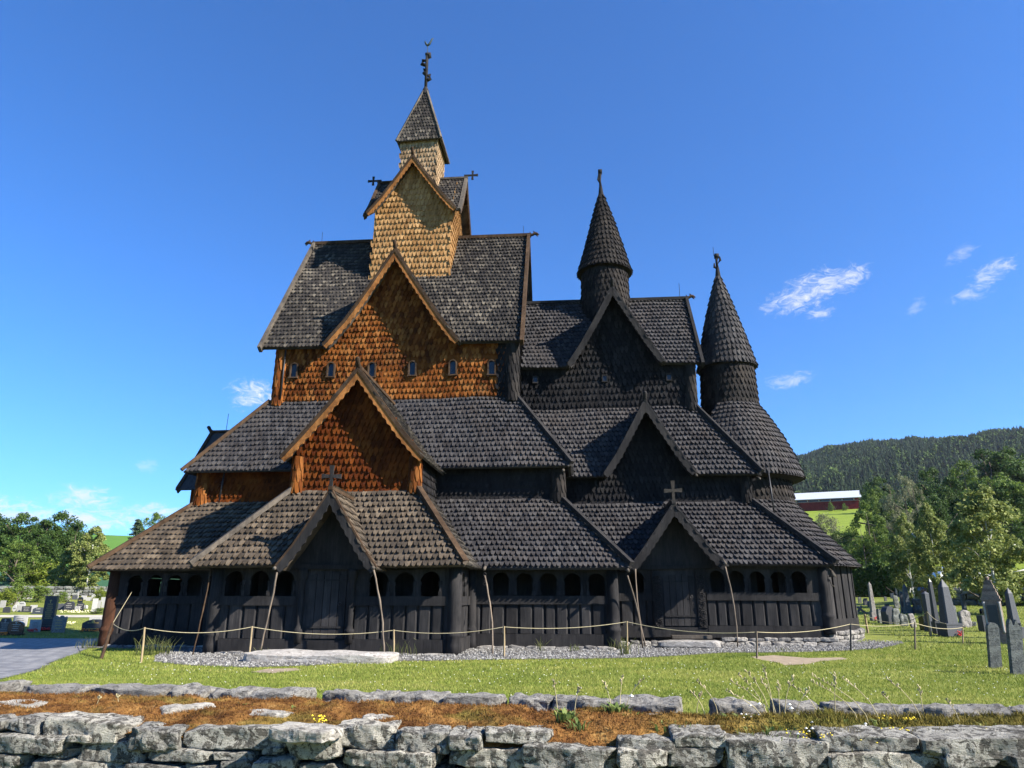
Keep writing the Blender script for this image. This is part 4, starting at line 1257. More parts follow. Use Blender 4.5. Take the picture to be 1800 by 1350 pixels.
# ------------------------------------------------------------------ dry stone wall in front
XA, XB = -12.0, 11.0                      # ends of the wall
def front_y(X): return 3.56 - .045 * X
def back_y(X): return 4.49 - .10 * X
def on_front(px, py):
    d = ray(px, py); t = 3.56 / (d[1] + .045 * d[0])
    return np.array((d[0] * t, d[1] * t, EYE + d[2] * t))
wall_t = thing('dry_stone_wall', 'low dry stone churchyard wall with lichened grey slabs and mossy top in the foreground', 'wall', (0, 4.0, 0))
fw_ = MB()
ST = [(-80,5,1262,1287),(0,70,1264,1286),(70,230,1263,1303),(227,317,1277,1317),(313,517,1279,1320),(580,692,1273,1315),(697,793,1283,1320),(790,853,1287,1312),(853,972,1283,1308),(920,1087,1307,1352),(1085,1187,1298,1320),(1185,1280,1288,1313),(1280,1457,1298,1352),(1450,1620,1290,1318),(1630,1860,1290,1333),(1860,2000,1292,1330),
      (-60,123,1288,1320),(120,165,1295,1308),(130,252,1305,1343),(50,128,1318,1335),(257,370,1318,1340),(372,450,1319,1335),(457,499,1310,1328),(497,602,1297,1336),(604,770,1318,1348),(772,792,1312,1330),(790,923,1313,1348),(1090,1178,1320,1354),(1182,1280,1313,1354),(1460,1658,1318,1354),(1665,1770,1332,1356),(1775,1900,1334,1356),
      (-60,45,1322,1352),(52,208,1336,1366),(212,308,1342,1368),(312,382,1340,1364),(386,444,1336,1362),(448,522,1330,1362),(524,602,1338,1366),(606,680,1350,1378),(684,786,1350,1376)]
rr = random.Random(11)
for i, (a, b, c, d) in enumerate(ST):
    p0, p1 = on_front(a, d), on_front(b, c)
    q0, q1 = on_front(a, c), on_front(b, d)
    wd = max(.05, p1[0] - p0[0]); ht = (q0[2] + p1[2]) / 2 - (p0[2] + q1[2]) / 2
    cx_, cz_ = (p0[0] + p1[0]) / 2, (p0[2] + p1[2]) / 2 - (.006 if i < 16 else 0)
    dp = rr.uniform(.19, .26) if i < 16 else rr.uniform(.3, .45)
    stone(fw_, (cx_, front_y(cx_) + dp / 2 - rr.uniform(-.02, .035), cz_), (wd * 1.0, dp, ht * 1.0), -.045 + rr.uniform(-.05, .05), i + 1, 16, .12, .06, (rr.uniform(-.07, .07), rr.uniform(-.03, .03)), .007)
# courses below the picture and beyond its sides
z = .80
for row, (za, zb) in enumerate(((.56, .76), (.36, .56), (.18, .36), (-.06, .18))):
    x = XA
    while x < XB:
        l = rr.uniform(.22, .6)
        stone(fw_, (x + l / 2, front_y(x) + .2, (za + zb) / 2), (l, .42, (zb - za) * .99), -.045, 200 + int(x * 50) + row * 97, 6, .18, .1)
        x += l
for x0, x1 in ((XA, -3.35), (2.35, XB)):
    for za, zb in ((.76, .86), (.86, .97)):
        x = x0
        while x < x1:
            l = rr.uniform(.25, .55); stone(fw_, (x + l / 2, front_y(x) + .2, (za + zb) / 2), (l, .4, zb - za), -.045, 500 + int(x * 60), 6, .3, .1); x += l
    for za, zb in ((-.05, .3), (.3, .6), (.6, .92)):
        pass
fw_.build('face_stones', M['wallstone'], wall_t)
core = MB()
core.slab([(XA, front_y(XA) + .25, .88), (XB, front_y(XB) + .25, .88), (XB, back_y(XB) - .08, .88), (XA, back_y(XA) - .08, .88)], .95)
M['darkgap'] = plain_mat('earth fill', (.03,.025,.02), .95, .4, 20)
core.build('earth_core', M['darkgap'], wall_t)
CAP = [(-60,22,1212,1224),(40,150,1213,1228),(152,300,1213,1231),(298,362,1217,1230),(372,446,1220,1241),(442,535,1224,1244),(566,642,1233,1243),(645,692,1226,1242),(692,784,1229,1250),(785,882,1236,1247),(896,974,1237,1247),(974,1072,1238,1251),(1080,1198,1238,1254),(1256,1342,1251,1262),(1366,1450,1256,1271),(1458,1560,1252,1271),(1556,1664,1250,1274),(1664,1778,1260,1280),(1790,1900,1270,1288)]
for i, (a, b, c, d) in enumerate(CAP):
    Yb = 4.45
    for _ in range(4):
        p0 = at(a, (c + d) / 2, Yb); p1 = at(b, (c + d) / 2, Yb); Yb = back_y((p0[0] + p1[0]) / 2) - .08
    mb = MB()
    X = (p0[0] + p1[0]) / 2
    stone(mb, (X, Yb + .06, .955), ((p1[0] - p0[0]) * 1.02, rr.uniform(.20, .28), .085), -.1 + rr.uniform(-.10, .10), 900 + i, 13, .15, .11, (rr.uniform(-.08, .08), rr.uniform(-.04, .04)), .004)
    mb.build('capping_stone', M['capstone'], wall_t)
for i, (px, py, w_, d_, rz) in enumerate(((330, 1243, .28, .15, .75), (465, 1254, .30, .14, -.1), (20, 1238, .35, .3, .3), (540, 1280, .30, .2, -.25), (665, 1262, .16, .1, .2))):
    q = on_front(px, py); Y = front_y(q[0]) + (1290 - py) / 60 * .9
    p = at(px, py, Y)
    t = (.965 - EYE) / ray(px, py)[2]; dd = ray(px, py)
    mb = MB(); stone(mb, (dd[0] * t, dd[1] * t, .945), (w_, d_, .06), rz, 950 + i, 10, .18, .1, (0, 0), .004)
    mb.build('capping_stone', M['capstone'], wall_t)
for x0, x1 in ((XA, -4.2), (2.75, XB)):
    x = x0
    while x < x1:
        l = rr.uniform(.35, .7); mb = MB(); stone(mb, (x + l / 2, back_y(x) - .02, .955), (l, .24, .085), -.1, 1200 + int(x * 40) + 600, 7, .15, .11)
        mb.build('capping_stone', M['capstone'], wall_t); x += l + .03
bk = MB()
for row, (za, zb) in enumerate(((.66, .92), (.40, .66), (.16, .40), (-.06, .16))):
    x = XA
    while x < XB:
        l = rr.uniform(.25, .6)
        stone(bk, (x + l / 2, back_y(x) - .16, (za + zb) / 2), (l, .34, (zb - za) * .98), -.1, 700 + int(x * 50) + row * 97, 5, .3, .1); x += l
bk.build('rear_stones', M['wallstone'], wall_t)
# moss and turf on top of the wall
nx, ny = 600, 30
V = []
for j in range(ny + 1):
    for i in range(nx + 1):
        X = XA + (XB - XA) * i / nx; f = j / ny
        Y = (front_y(X) + .03) * (1 - f) + (back_y(X) - .05) * f
        q = Vector((X * 3, Y * 3, 0))
        zz = .938 + .030 * fbm(q, 3) + .022 * mnoise.noise(Vector((X * 11, Y * 11, 2))) + .03 * math.sin(math.pi * f)
        e = min(f, 1 - f) * 8
        if e < 1: zz -= .05 * (1 - e)
        V.append((X, Y, zz))
ms = MB(); ms.add(V, [(j*(nx+1)+i, j*(nx+1)+i+1, (j+1)*(nx+1)+i+1, (j+1)*(nx+1)+i) for j in range(ny) for i in range(nx)])
m, nt = newmat('rust red moss'); N = NT(nt); P = N.pos()
n1 = N.noise(P, 2.2, 5, .65, .8); n2 = N.noise(P, 45, 4, .7); n3 = N.noise(P, 7, 4, .6)
sep = N.n('ShaderNodeSeparateXYZ'); N.l(P, sep.inputs[0])
kk = N.math('ADD', N.math('MULTIPLY', n2, .45), N.math('MULTIPLY', n3, .55))
rust = N.ramp(kk, [(.30, (.034,.015,.006)), (.43, (.125,.055,.017)), (.56, (.235,.120,.035)), (.70, (.36,.235,.085))])
green = N.ramp(kk, [(.30, (.05,.055,.011)), (.5, (.17,.165,.035)), (.7, (.33,.29,.08))])
gfac = N.math('ADD', N.range(sep.outputs[0], .2, 1.1, 0, .75), N.range(n1, .52, .68, 0, .7), clamp=True)
mot = N.ramp(N.noise(P, 3.3, 6, .7, 1.0), [(.34, (.50,.44,.42)), (.5, (.95,.92,.9)), (.66, (1.2,1.15,1.1))])
N.out(N.mix(.9, N.mix(gfac, rust, green), mot, 'MULTIPLY'), .95, N.bump(n2, .9, .03), .1)
M['moss'] = m
ms.build('moss_cover', M['moss'], wall_t)
n = 70000
mx = rng.uniform(-4.6, 3.8, n); mf = rng.uniform(.03, .97, n)
V = np.array(V)
ii = np.clip(((mx - XA) / (XB - XA) * nx).astype(int), 0, nx); jj = np.clip((mf * ny).astype(int), 0, ny)
base = V[jj * (nx + 1) + ii] + np.stack([rng.uniform(-.02, .02, n), rng.uniform(-.012, .012, n), np.zeros(n)], 1)
hh = rng.uniform(.006, .017, n) * (1 + 1.2 * np.clip((mx - .3) / .8, 0, 1)); aa = rng.uniform(0, 6.28, n); w_ = rng.uniform(.0015, .003, n)
dx = np.stack([np.cos(aa) * w_, np.sin(aa) * w_, np.zeros(n)], 1)
tip = np.concatenate([rng.normal(0, .5, (n, 2)) * hh[:, None], hh[:, None]], 1)
mt = MB(); mt.inst(np.stack([base - dx, base + dx, base + tip], 1), [(0, 1, 2)])
mo = mt.build('moss_tufts', M['moss'], wall_t); tag(mo, kind='stuff')

# weeds, seed stalks and stonecrop on the wall
wd_ = MB(); sd_ = MB(); yf = MB(); wf = MB()
def stalk(px, py, h, lean, head=True):
    d = ray(px, py); t = (.95 - EYE) / d[2]
    b = Vector((d[0]*t, d[1]*t, .94)); l = Vector((lean, rr.uniform(-.03, .03), 0))
    pts = [b + l * (s*s) * h + Vector((0, 0, h * s * (1 - .12 * s))) for s in (0, .25, .5, .75, 1)]
    sd_.tube(pts, [.0026, .0023, .002, .0017, .001], 4)
    if head:
        for k in range(7):
            p = pts[4] - (pts[4] - pts[3]) * (k * .16); o = Vector((rr.uniform(-1, 1), rr.uniform(-1, 1), .8)).normalized() * .012
            sd_.tube([p, p + o, p + o * 1.5], [.002, .0045, .001], 4)
for px, py, h, l in ((1350, 1268, .26, -.5), (1356, 1270, .28, -.35), (1362, 1268, .30, -.1), (1352, 1266, .22, -.8), (1366, 1270, .24, -.25), (1372, 1270, .22, .05), (1380, 1268, .25, .25), (1398, 1268, .18, .5), (1345, 1272, .18, -1.0), (1440, 1262, .20, -.7), (1470, 1268, .26, .1), (1510, 1272, .23, -.9), (1530, 1278, .27, -.9), (1548, 1275, .25, -.6), (1622, 1275, .25, -.55), (1626, 1272, .20, .0), (1580, 1268, .16, -.4), (1690, 1280, .15, -.3), (980, 1256, .20, -.1), (1010, 1256, .16, .2), (1075, 1252, .18, -.2), (1090, 1254, .22, .1), (1100, 1252, .2, .5), (1240, 1262, .15, -.4), (170, 1240, .06, .2), (208, 1243, .08, -.2), (1262, 1256, .2, -.5), (1225, 1252, .12, .3)):
    stalk(px, py, h, l)
def plant(px, py, n, h, sp):
    d = ray(px, py); t = (.95 - EYE) / d[2]
    for k in range(n):
        a = rr.uniform(0, 6.28); r_ = rr.uniform(0, sp)
        b = np.array((d[0]*t + r_*math.cos(a), d[1]*t + r_*math.sin(a)*.7, .94))
        hgt = h * rr.uniform(.5, 1.1); o = np.array((math.cos(a), math.sin(a), 0)) * hgt * rr.uniform(.2, .9)
        s = np.array((-math.sin(a), math.cos(a), 0)) * hgt * .11
        m_ = b + o * .5 + np.array((0, 0, hgt * .7)); e = b + o * 1.1 + np.array((0, 0, hgt * .85))
        wd_.add([b - s*.4, b + s*.4, m_ + s, m_ - s, e], [(0, 1, 2, 3), (3, 2, 4)])
for a in ((998, 1272, 60, .085, .06), (1020, 1282, 30, .06, .05), (1085, 1262, 60, .09, .06), (1110, 1268, 30, .06, .05), (1300, 1268, 60, .05, .12), (1400, 1280, 130, .045, .22), (1480, 1282, 100, .05, .2), (1560, 1280, 120, .05, .22), (1660, 1286, 110, .05, .2), (1760, 1290, 60, .05, .2), (1350, 1290, 60, .04, .2), (430, 1243, 20, .045, .05), (520, 1248, 16, .04, .06), (90, 1238, 16, .04, .08), (1180, 1282, 40, .05, .12)):
    plant(*a)
def specks(mb, px, py, n, sp, r_, z0=.97):
    d = ray(px, py); t = (z0 - EYE) / d[2]
    for k in range(n):
        c_ = np.array((d[0]*t + rr.gauss(0, sp), d[1]*t + rr.gauss(0, sp * .5), z0 + rr.uniform(-.01, .02)))
        mb.add(octa * r_ * rr.uniform(.7, 1.3) + c_, [(0,1,4),(1,2,4),(2,3,4),(3,0,4),(1,0,5),(2,1,5),(3,2,5),(0,3,5)])
for a in ((562, 1266, 26, .02, .006), (1590, 1268, 40, .04, .006), (1735, 1288, 40, .04, .006), (1372, 1264, 12, .03, .005), (1580, 1286, 16, .03, .005), (1420, 1292, 10, .08, .005), (1480, 1296, 10, .08, .005)): specks(yf, *a)
for a in ((1390, 1246, 2, .01, .010, 1.05), (1330, 1243, 2, .02, .009, 1.03), (1420, 1256, 8, .05, .008), (1520, 1276, 3, .02, .009), (1415, 1285, 3, .1, .008), (1475, 1280, 4, .1, .008), (1110, 1230, 1, .005, .012, 1.05), (1325, 1262, 5, .06, .007)): specks(wf, *a)
M['weed'] = leaf_mat('weed leaves', (.05,.09,.02), (.13,.18,.045), (.26,.28,.09))
M['straw'] = plain_mat('straw stalks', (.33,.28,.155), .8, .3)
M['yellow'] = plain_mat('stonecrop yellow', (.75,.55,.03), .7, .1)
for nm, mb, mt_, lb in (('wall_weeds', wd_, 'weed', 'green weeds rooted in the moss on the wall'), ('seed_stalks', sd_, 'straw', 'dry straw coloured grass stalks on the wall'), ('stonecrop_flowers', yf, 'yellow', 'small yellow stonecrop flowers on the wall'), ('wall_clover', wf, 'clover', 'small white clover heads on the wall')):
    tag(mb.build(nm, M[mt_]), lb, 'plants', kind='stuff')

# ------------------------------------------------------------------ rope fence, drain poles, step slabs
POSTS = [(248, 1165, 1104, 'stake', 'pale rope fence stake nearest the brown corner pillar'), (437, 1160, 1102, 'stake', 'pale rope fence stake left of the long step slab'), (692, 1155, 1108, 'stake', 'pale rope fence stake right of the long step slab'), (886, 1155, 1102, 'stake', 'thin rope fence stake before the black gallery right of the drain pole with chain'), (1102, 1150, 1093, 'stake', 'thin rope fence stake with a tuft of weeds at its foot'), (1330, 1157, 1111, 'pole', 'thin grey rope fence stake beside the bare soil patch'), (1495, 1145, 1097, 'iron', 'dark rope fence stake before the round apse'), (1608, 1142, 1095, 'pole', 'weathered rope fence stake on the lawn right of the gravel'), (1692, 1132, 1103, 'stake', 'last rope fence stake below the tall grey obelisk')]
tops = []
for x, y, yt, mt_, lb in POSTS:
    p = on_ground(x, y)
    tp_ = at(x + (yt - y) * .0 + (0 if x > 500 else 6), yt, p[1])
    mb = MB(); rad = .028
    mb.tube([(0, 0, -.1), ((tp_[0] - p[0]) * .5 + .006, 0, (tp_[2] - p[2]) * .5), (tp_[0] - p[0], 0, tp_[2] - p[2] + .02)], [rad, rad * .95, rad * .85], 8)
    o = mb.build('rope_post', M[mt_]); o.location = p
    tag(o, lb, 'rope post', 'stakes of the rope fence')
    tops.append(np.array(tp_))
def rope(name, pts, sags, label, rad=.0095):
    path = []
    for (a, b), s in zip(zip(pts[:-1], pts[1:]), sags):
        for i in range(12):
            f = i / 12; path.append(a * (1 - f) + b * f - np.array((0, 0, 4 * s * f * (1 - f))))
    path.append(pts[-1])
    mb = MB(); mb.tube(path, rad, 6)
    tag(mb.build(name, M['rope'], None, True), label, 'rope')
tie0 = np.array(at(232, 1040, 23.6)); knot = np.array(at(198, 1096, 20.2))
rope('rope', [tie0, knot] + tops, [.0, .12, .13, .14, .12, .10, .13, .10, .08, .10], 'yellowish rope slung along the stakes before the church')
mb = MB(); kb = on_ground(176, 1160); mb.tube([(0, 0, -.1), (knot[0] - kb[0], knot[1] - kb[1], knot[2] - kb[2])], [.045, .04], 8)
o = mb.build('rope_post', M['wood_brown']); o.location = kb; tag(o, 'thick leaning grey stake against the brown corner pillar', 'rope post', 'stakes of the rope fence')
P2 = [(1526, 1113, 1081, 'stake', 'light rope fence stake behind the gravel mound'), (1636, 1118, 1076, 'stake', 'rope fence stake before the tall grey obelisk pair')]
t2 = []
for x, y, yt, mt_, lb in P2:
    p = on_ground(x, y); tp_ = at(x - 6, yt, p[1])
    mb = MB(); mb.tube([(0, 0, -.1), (tp_[0] - p[0], 0, tp_[2] - p[2] + .03)], [.05, .042], 8)
    o = mb.build('rope_post', M[mt_]); o.location = p; tag(o, lb, 'rope post', 'stakes of the rope fence'); t2.append(np.array(tp_))
rope('rope', [t2[0], t2[1], np.array(at(1662, 1096, t2[1][1] - 4))], [.35, .1], 'farther rope between the stakes before the gravestones', .014)

DR = [(487, 1006, 20.15, 455, 1152, 'leaning drain pole at the left foot of the south porch roof'), (656, 998, 20.15, 675, 1156, 'crooked drain pole at the right foot of the south porch roof'), (852, 1012, 22.9, 866, 1150, 'drain pole hanging under a chain at the valley of the south bay'), (1103, 1012, 23.2, 1130, 1140, 'bent drain pole under the nave corner'), (1117, 1000, 24.9, 1135, 1138, 'straighter of the two drain poles crossing beside the chancel porch'), (1275, 996, 25.0, 1297, 1138, 'drain pole at the right foot of the chancel porch roof'), (371, 1000, 20.75, 338, 1154, 'thin drain pole leaning behind the left pillar of the south bay')]
for i, (x, y, Y, bx_, by_, lb) in enumerate(DR):
    a = Vector(at(x, y, Y)); b = Vector(on_ground(bx_, by_))
    mb = MB(); pts = []
    for k in range(9):
        f = k / 8
        bow = math.sin(f * math.pi) * (.10 if x > 600 else .03)
        pts.append(a.lerp(b, f) + Vector((bow * (.8 if x != 1117 else -.8) + .02 * mnoise.noise(Vector((i * 7, f * 6, 0))), 0, 0)) - b)
    mb.tube(pts, [(.016 if x == 371 else .022) + .012 * mnoise.noise(Vector((i, k * .9, 3))) + .004 for k in range(9)], 7)
    o = mb.build('drain_pole', M['pole' if x != 371 else 'wood_brown'], None, True); o.location = b
    tag(o, lb, 'pole', 'poles leading rainwater from the eaves')
    if x == 852:                            # chain loops at its top
        ch = MB()
        for k in range(5):
            c_ = a + Vector((0, 0, .04 - k * .07)) - b
            ch.tube([c_ + Vector((.05 * math.cos(t_), .02 * (k % 2), .05 * math.sin(t_))) for t_ in np.linspace(0, 6.28, 11)], .012, 5)
        ch.build('chain', M['iron'], o, True, True)
# gutter ends
for i, (x, y, Y) in enumerate(((484, 999, 20.2), (657, 996, 20.2), (851, 1000, 22.9), (1103, 1001, 23.1), (1274, 991, 25.0), (990, 826, 25.1), (1223, 836, 27.1), (1333, 840, 27.5))):
    a = np.array(at(x, y, Y)); mb = MB(); mb.tube([a + (0, .35, .10), a + (0, 0, 0), a + (0, -.12, -.03)], [.05, .055, .05], 8)
    P_('gutter_spout', mb, 'wood_grey', church, True)

p = on_ground(560, 1166); mb = MB()
stone(mb, (p[0] - .1, p[1] + .55, .10), (3.75, 1.15, .26), .02, 61, 18, .22, .10, (.02, .012), .01)
o = mb.build('step_slab', M['paleslab']); tag(o, 'long pale rough stone slab lying before the south door', 'stone slab')
p = on_ground(1208, 1140); mb = MB(); stone(mb, (p[0] + .1, p[1] + .35, .12), (1.95, .75, .20), 0, 77, 14, .22, .08, (0, .01), .008)
o = mb.build('step_slab', M['paleslab']); tag(o, 'shorter pale stone slab before the chancel door', 'stone slab')
p = on_ground(1215, 1135); mb = MB(); mb.box((p[0], 25.55, .29), (1.3, .35, .10)); mb.build('door_step', M['wood_grey'], None)
tag(bpy.data.objects['door_step'], 'low wooden step on the slab before the chancel door', 'step')
# weeds at the church foot
fo_ = MB()
def tuft(px, py, n, h, sp):
    b0 = on_ground(px, py)
    for k in range(n):
        b = Vector(b0) + Vector((rr.gauss(0, sp), rr.gauss(0, sp * .5), 0)); l = Vector((rr.gauss(0, .35), rr.gauss(0, .3), 0)); hh_ = h * rr.uniform(.5, 1.1)
        fo_.tube([b, b + l * hh_ * .3 + Vector((0, 0, hh_ * .6)), b + l * hh_ + Vector((0, 0, hh_))], [.007, .006, .002], 3)
for a in ((262, 1152, 60, .5, .24), (285, 1150, 34, .45, .18), (1100, 1152, 40, .45, .08), (700, 1152, 25, .4, .25), (720, 1150, 20, .5, .2), (770, 1146, 10, .45, .1), (950, 1146, 14, .4, .06), (1010, 1146, 25, .22, .1), (1085, 1143, 12, .35, .15), (458, 1160, 24, .3, .1), (1610, 1142, 20, .2, .15), (1700, 1136, 20, .3, .12), (155, 1140, 30, .35, .2), (1372, 1146, 14, .15, .1)): tuft(*a)
M['footweed'] = leaf_mat('weeds', (.05,.07,.02), (.14,.16,.05), (.30,.28,.11))
tag(fo_.build('weeds', M['footweed']), 'tufts of long grass at the foot of the church', 'weeds', kind='stuff')
# ------------------------------------------------------------------ gravestones
def depth_of(p): return p[0]*_fw[0] + p[1]*_fw[1] + (p[2]-EYE)*_fw[2]
M['granite_dark'] = plain_mat('dark granite', (.032,.032,.035), .45, .35, 30, .4)
M['granite_black'] = plain_mat('polished black granite', (.012,.012,.014), .15, .2, 10, .5)
M['granite_grey'] = plain_mat('grey granite', (.060,.063,.070), .6, .35, 30)
M['granite_blue'] = plain_mat('blue grey granite', (.034,.041,.050), .5, .3, 20)
M['stone_speck'] = stone_mat('speckled granite', (.07,.065,.065), (.17,.155,.145), (.42,.40,.36), .4, 8.0)
M['stone_rough'] = stone_mat('rough slate', (.035,.038,.036), (.10,.105,.10), (.27,.28,.25), .45, 5.0)
M['stone_white'] = plain_mat('white marble', (.34,.33,.31), .7, .15, 8)
M['stone_pale'] = plain_mat('pale granite', (.27,.26,.24), .75, .2, 15)
M['stone_rose'] = stone_mat('brown monument stone', (.09,.065,.055), (.20,.145,.12), (.33,.29,.25), .3, 7.0)
M['gold'] = plain_mat('gilt letters', (.45,.33,.10), .4, .1)
M['pale_letters'] = plain_mat('pale letters', (.40,.38,.34), .7, .1)
M['dark_letters'] = plain_mat('dark letters', (.06,.06,.06), .7, .1)
M['flower_red'] = plain_mat('red flowers', (.55,.035,.03), .7, .4, 60)
M['flower_orange'] = plain_mat('orange flowers', (.75,.22,.03), .7, .4, 60)
M['flower_cream'] = plain_mat('cream flowers', (.75,.70,.42), .7, .2, 60)

def outline(kind, w, h):
    h2 = w / 2
    if kind == 'flat': return [(-h2, 0), (h2, 0), (h2, h), (-h2, h)]
    if kind == 'round': return [(-h2, 0), (h2, 0)] + [(h2 * math.cos(a), h - h2 * .55 + h2 * .55 * math.sin(a)) for a in np.linspace(0, math.pi, 13)]
    if kind == 'arch': return [(-h2, 0), (h2, 0)] + [(h2 * math.cos(a), max(.02, h - h2) + min(h2, h) * math.sin(a)) for a in np.linspace(0, math.pi, 15)]
    if kind == 'shoulder': return [(-h2, 0), (h2, 0), (h2, h * .8), (h2 * .8, h * .82), (h2 * .6, h), (-h2 * .6, h), (-h2 * .8, h * .82), (-h2, h * .8)]
    if kind == 'slant': return [(-h2, 0), (h2, 0), (h2, h * .98), (-h2 * .15, h), (-h2 * .55, h * .92), (-h2, h * .70)]
    if kind == 'peak': return [(-h2, 0), (h2, 0), (h2 * .96, h * .88), (0, h), (-h2 * .96, h * .88)]
    if kind == 'wave': return [(-h2, 0), (h2 * .85, 0), (h2, h * .86)] + [(x * h2, h * (.93 + .06 * math.sin(x * 7))) for x in np.linspace(.9, -.9, 11)] + [(-h2, h * .85)]
    if kind == 'oval': return [(h2 * math.cos(a), h / 2 + h / 2 * math.sin(a)) for a in np.linspace(-math.pi/2, 1.5 * math.pi, 25)[:-1]]

def prism(mb, out, y0, y1, x=0, z=0):
    n = len(out)
    V = [(x + a, y0, z + b) for a, b in out] + [(x + a, y1, z + b) for a, b in out]
    mb.add(V, [tuple(range(n)), tuple(range(2*n-1, n-1, -1))] + [((i+1) % n, i, n + i, n + (i+1) % n) for i in range(n)])

def flowers(root, w, mat, y=-.25, n=40, hgt=.18, name='flowers', gp=None):
    mb = MB(); r_ = random.Random(int(w * 1000))
    for k in range(n):
        c_ = np.array((r_.uniform(-w/2, w/2), y + r_.uniform(-.09, .09), r_.uniform(.04, hgt)))
        mb.add(octa * r_.uniform(.035, .06) + c_, [(0,1,4),(1,2,4),(2,3,4),(3,0,4),(1,0,5),(2,1,5),(3,2,5),(0,3,5)])
    return mb.build(name, M[mat], root, False, True)

def grave(px, by, ty, wpx, kind, mat, label, rz=0.0, plinth=False, lines=0, lmat='gold', fl=None, tk=.16, tilt=0.0, emblem=None):
    p = on_ground(px, by); k = depth_of(p) / F_PX
    h, w = (by - ty) * k, wpx * k
    root = thing('gravestone', label, 'gravestone', p, rz, 'gravestones of the churchyard')
    root.rotation_euler = (0, tilt, rz)
    z0 = 0.0
    if kind in ('obelisk', 'pillar'):
        zb = h * .22 if plinth else 0
        if plinth:
            mb = MB(); mb.box((0, 0, zb * .45), (w, w * .8, zb * .9)); mb.box((0, 0, zb * .94), (w * 1.04, w * .84, zb * .12)); mb.build('plinth', M[mat], root, False, True)
        wb, wt = (w * .78 if plinth else w) / 2, (w * .46 if kind == 'obelisk' else w * .80) / 2
        tp_ = h - wt * 2 * (1.0 if kind == 'obelisk' else .35)
        ch = .22
        def oct_(r_): return [(-r_, -r_*(1-ch)), (-r_*(1-ch), -r_), (r_*(1-ch), -r_), (r_, -r_*(1-ch)), (r_, r_*(1-ch)), (r_*(1-ch), r_), (-r_*(1-ch), r_), (-r_, r_*(1-ch))]
        V = [(a, b * .8, zb) for a, b in oct_(wb)] + [(a, b * .8, tp_) for a, b in oct_(wt)] + [(0, 0, h)]
        mb = MB(); mb.add(V, [tuple(range(7, -1, -1))] + [(i, (i+1) % 8, 8 + (i+1) % 8, 8 + i) for i in range(8)] + [(8 + i, 8 + (i+1) % 8, 16) for i in range(8)])
        mb.build('shaft', M[mat], root, False, True)
        yf_, zl0, zl1, lw_ = -wb * .86, zb + h * .05, h * .7, wb * 1.1
    elif kind == 'rough':
        mb = MB(); stone(mb, (0, 0, h * .48), (w, max(.14, w * .4), h * 1.04), 0, int(px * 7 + by), 8, .42, .13)
        mb.build('stone', M[mat], root, False, True)
        yf_, zl0, zl1, lw_ = -w * .2, 0, 0, 0
    else:
        if plinth:
            mb = MB(); mb.box((0, 0, h * .07), (w * 1.12, tk * 2.0, h * .14)); mb.build('plinth', M[mat], root, False, True); z0 = h * .14
        mb = MB(); prism(mb, outline(kind, w, h - z0), -tk / 2, tk / 2, 0, z0); mb.build('stone', M[mat], root, False, True)
        yf_, zl0, zl1, lw_ = -tk / 2, z0 + (h - z0) * .25, z0 + (h - z0) * .72, w * .62
    if lines:
        mb = MB(); r_ = random.Random(int(px))
        for i in range(lines):
            z = zl1 - (zl1 - zl0) * i / max(1, lines - 1) if lines > 1 else (zl0 + zl1) / 2
            lw2 = lw_ * r_.uniform(.6, 1.0); th_ = min(.05, (zl1 - zl0) / lines * .42)
            x = -lw2 / 2
            while x < lw2 / 2:
                l = r_.uniform(.02, .06); mb.box((x + l / 2, yf_ - .006, z), (l, .012, th_ * r_.uniform(.7, 1))); x += l + .015
        mb.build('inscription', M[lmat], root, False, True)
    if emblem:
        mb = MB(); z = h * .84
        if emblem == 'cross': mb.box((0, yf_ - .008, z), (.03, .016, .2)); mb.box((0, yf_ - .0085, z + .04), (.12, .016, .03))
        else: mb.lathe(0, 0, [(.001, 0), (.09, .0), (.09, .02), (.001, .02)], 16); V_ = mb.v[-1]; mb.v[-1] = np.stack([V_[:,0], yf_ - V_[:,2], V_[:,1] + z], 1)
        mb.build('emblem', M[lmat], root, False, True)
    if fl: flowers(root, w * .9, fl, -(tk + .15))
    return root

G = grave
# right of the church
G(1537, 1091, 1025, 11, 'obelisk', 'stone_speck', 'speckled grey obelisk with red flowers at its foot', .15, True, fl='flower_red')
G(1549, 1095, 1071, 10, 'wave', 'stone_rough', 'narrow dark headstone right of the speckled obelisk', .3)
G(1562, 1097, 1067, 18, 'slant', 'granite_dark', 'broad dark headstone with flat top before the hedge', .5, tk=.3)
G(1577, 1098, 1071, 13, 'rough', 'stone_rough', 'jagged dark headstone in the front row beside the broad flat one', .2)
G(1590, 1101, 1080, 14, 'rough', 'stone_rough', 'low blocky rough headstone left of the pale sided boulder', .1)
G(1605, 1104, 1080, 12, 'rough', 'stone_speck', 'pale sided rough boulder headstone behind the rope', .4)
G(1588.5, 1078, 1041, 7, 'pillar', 'granite_grey', 'slim grey pillar stone with knob beside a dark obelisk', 0, True)
G(1597, 1079, 1028, 13, 'obelisk', 'granite_blue', 'dark blue obelisk on a plinth behind the rough stones', .1, True)
G(1614, 1079, 1054, 16, 'rough', 'granite_dark', 'jagged black rock headstone right of the dark blue obelisk', .3)
G(1576, 1070, 1048, 9, 'rough', 'stone_rough', 'leaning rough slab behind the broad dark headstone', .2, tilt=.1)
G(1576.5, 1050, 1034, 4, 'pillar', 'granite_blue', 'slim distant blue pillar stone before the hedge')
G(1512, 1060, 1050, 5, 'round', 'stone_rough', 'small distant round headstone left of the speckled obelisk')
G(1522, 1064, 1052, 7, 'slant', 'granite_dark', 'small distant dark headstone close behind the speckled obelisk', .3)
G(1529, 1067, 1057, 6, 'slant', 'granite_dark', 'low dark headstone touching the back of the speckled obelisk', .3)
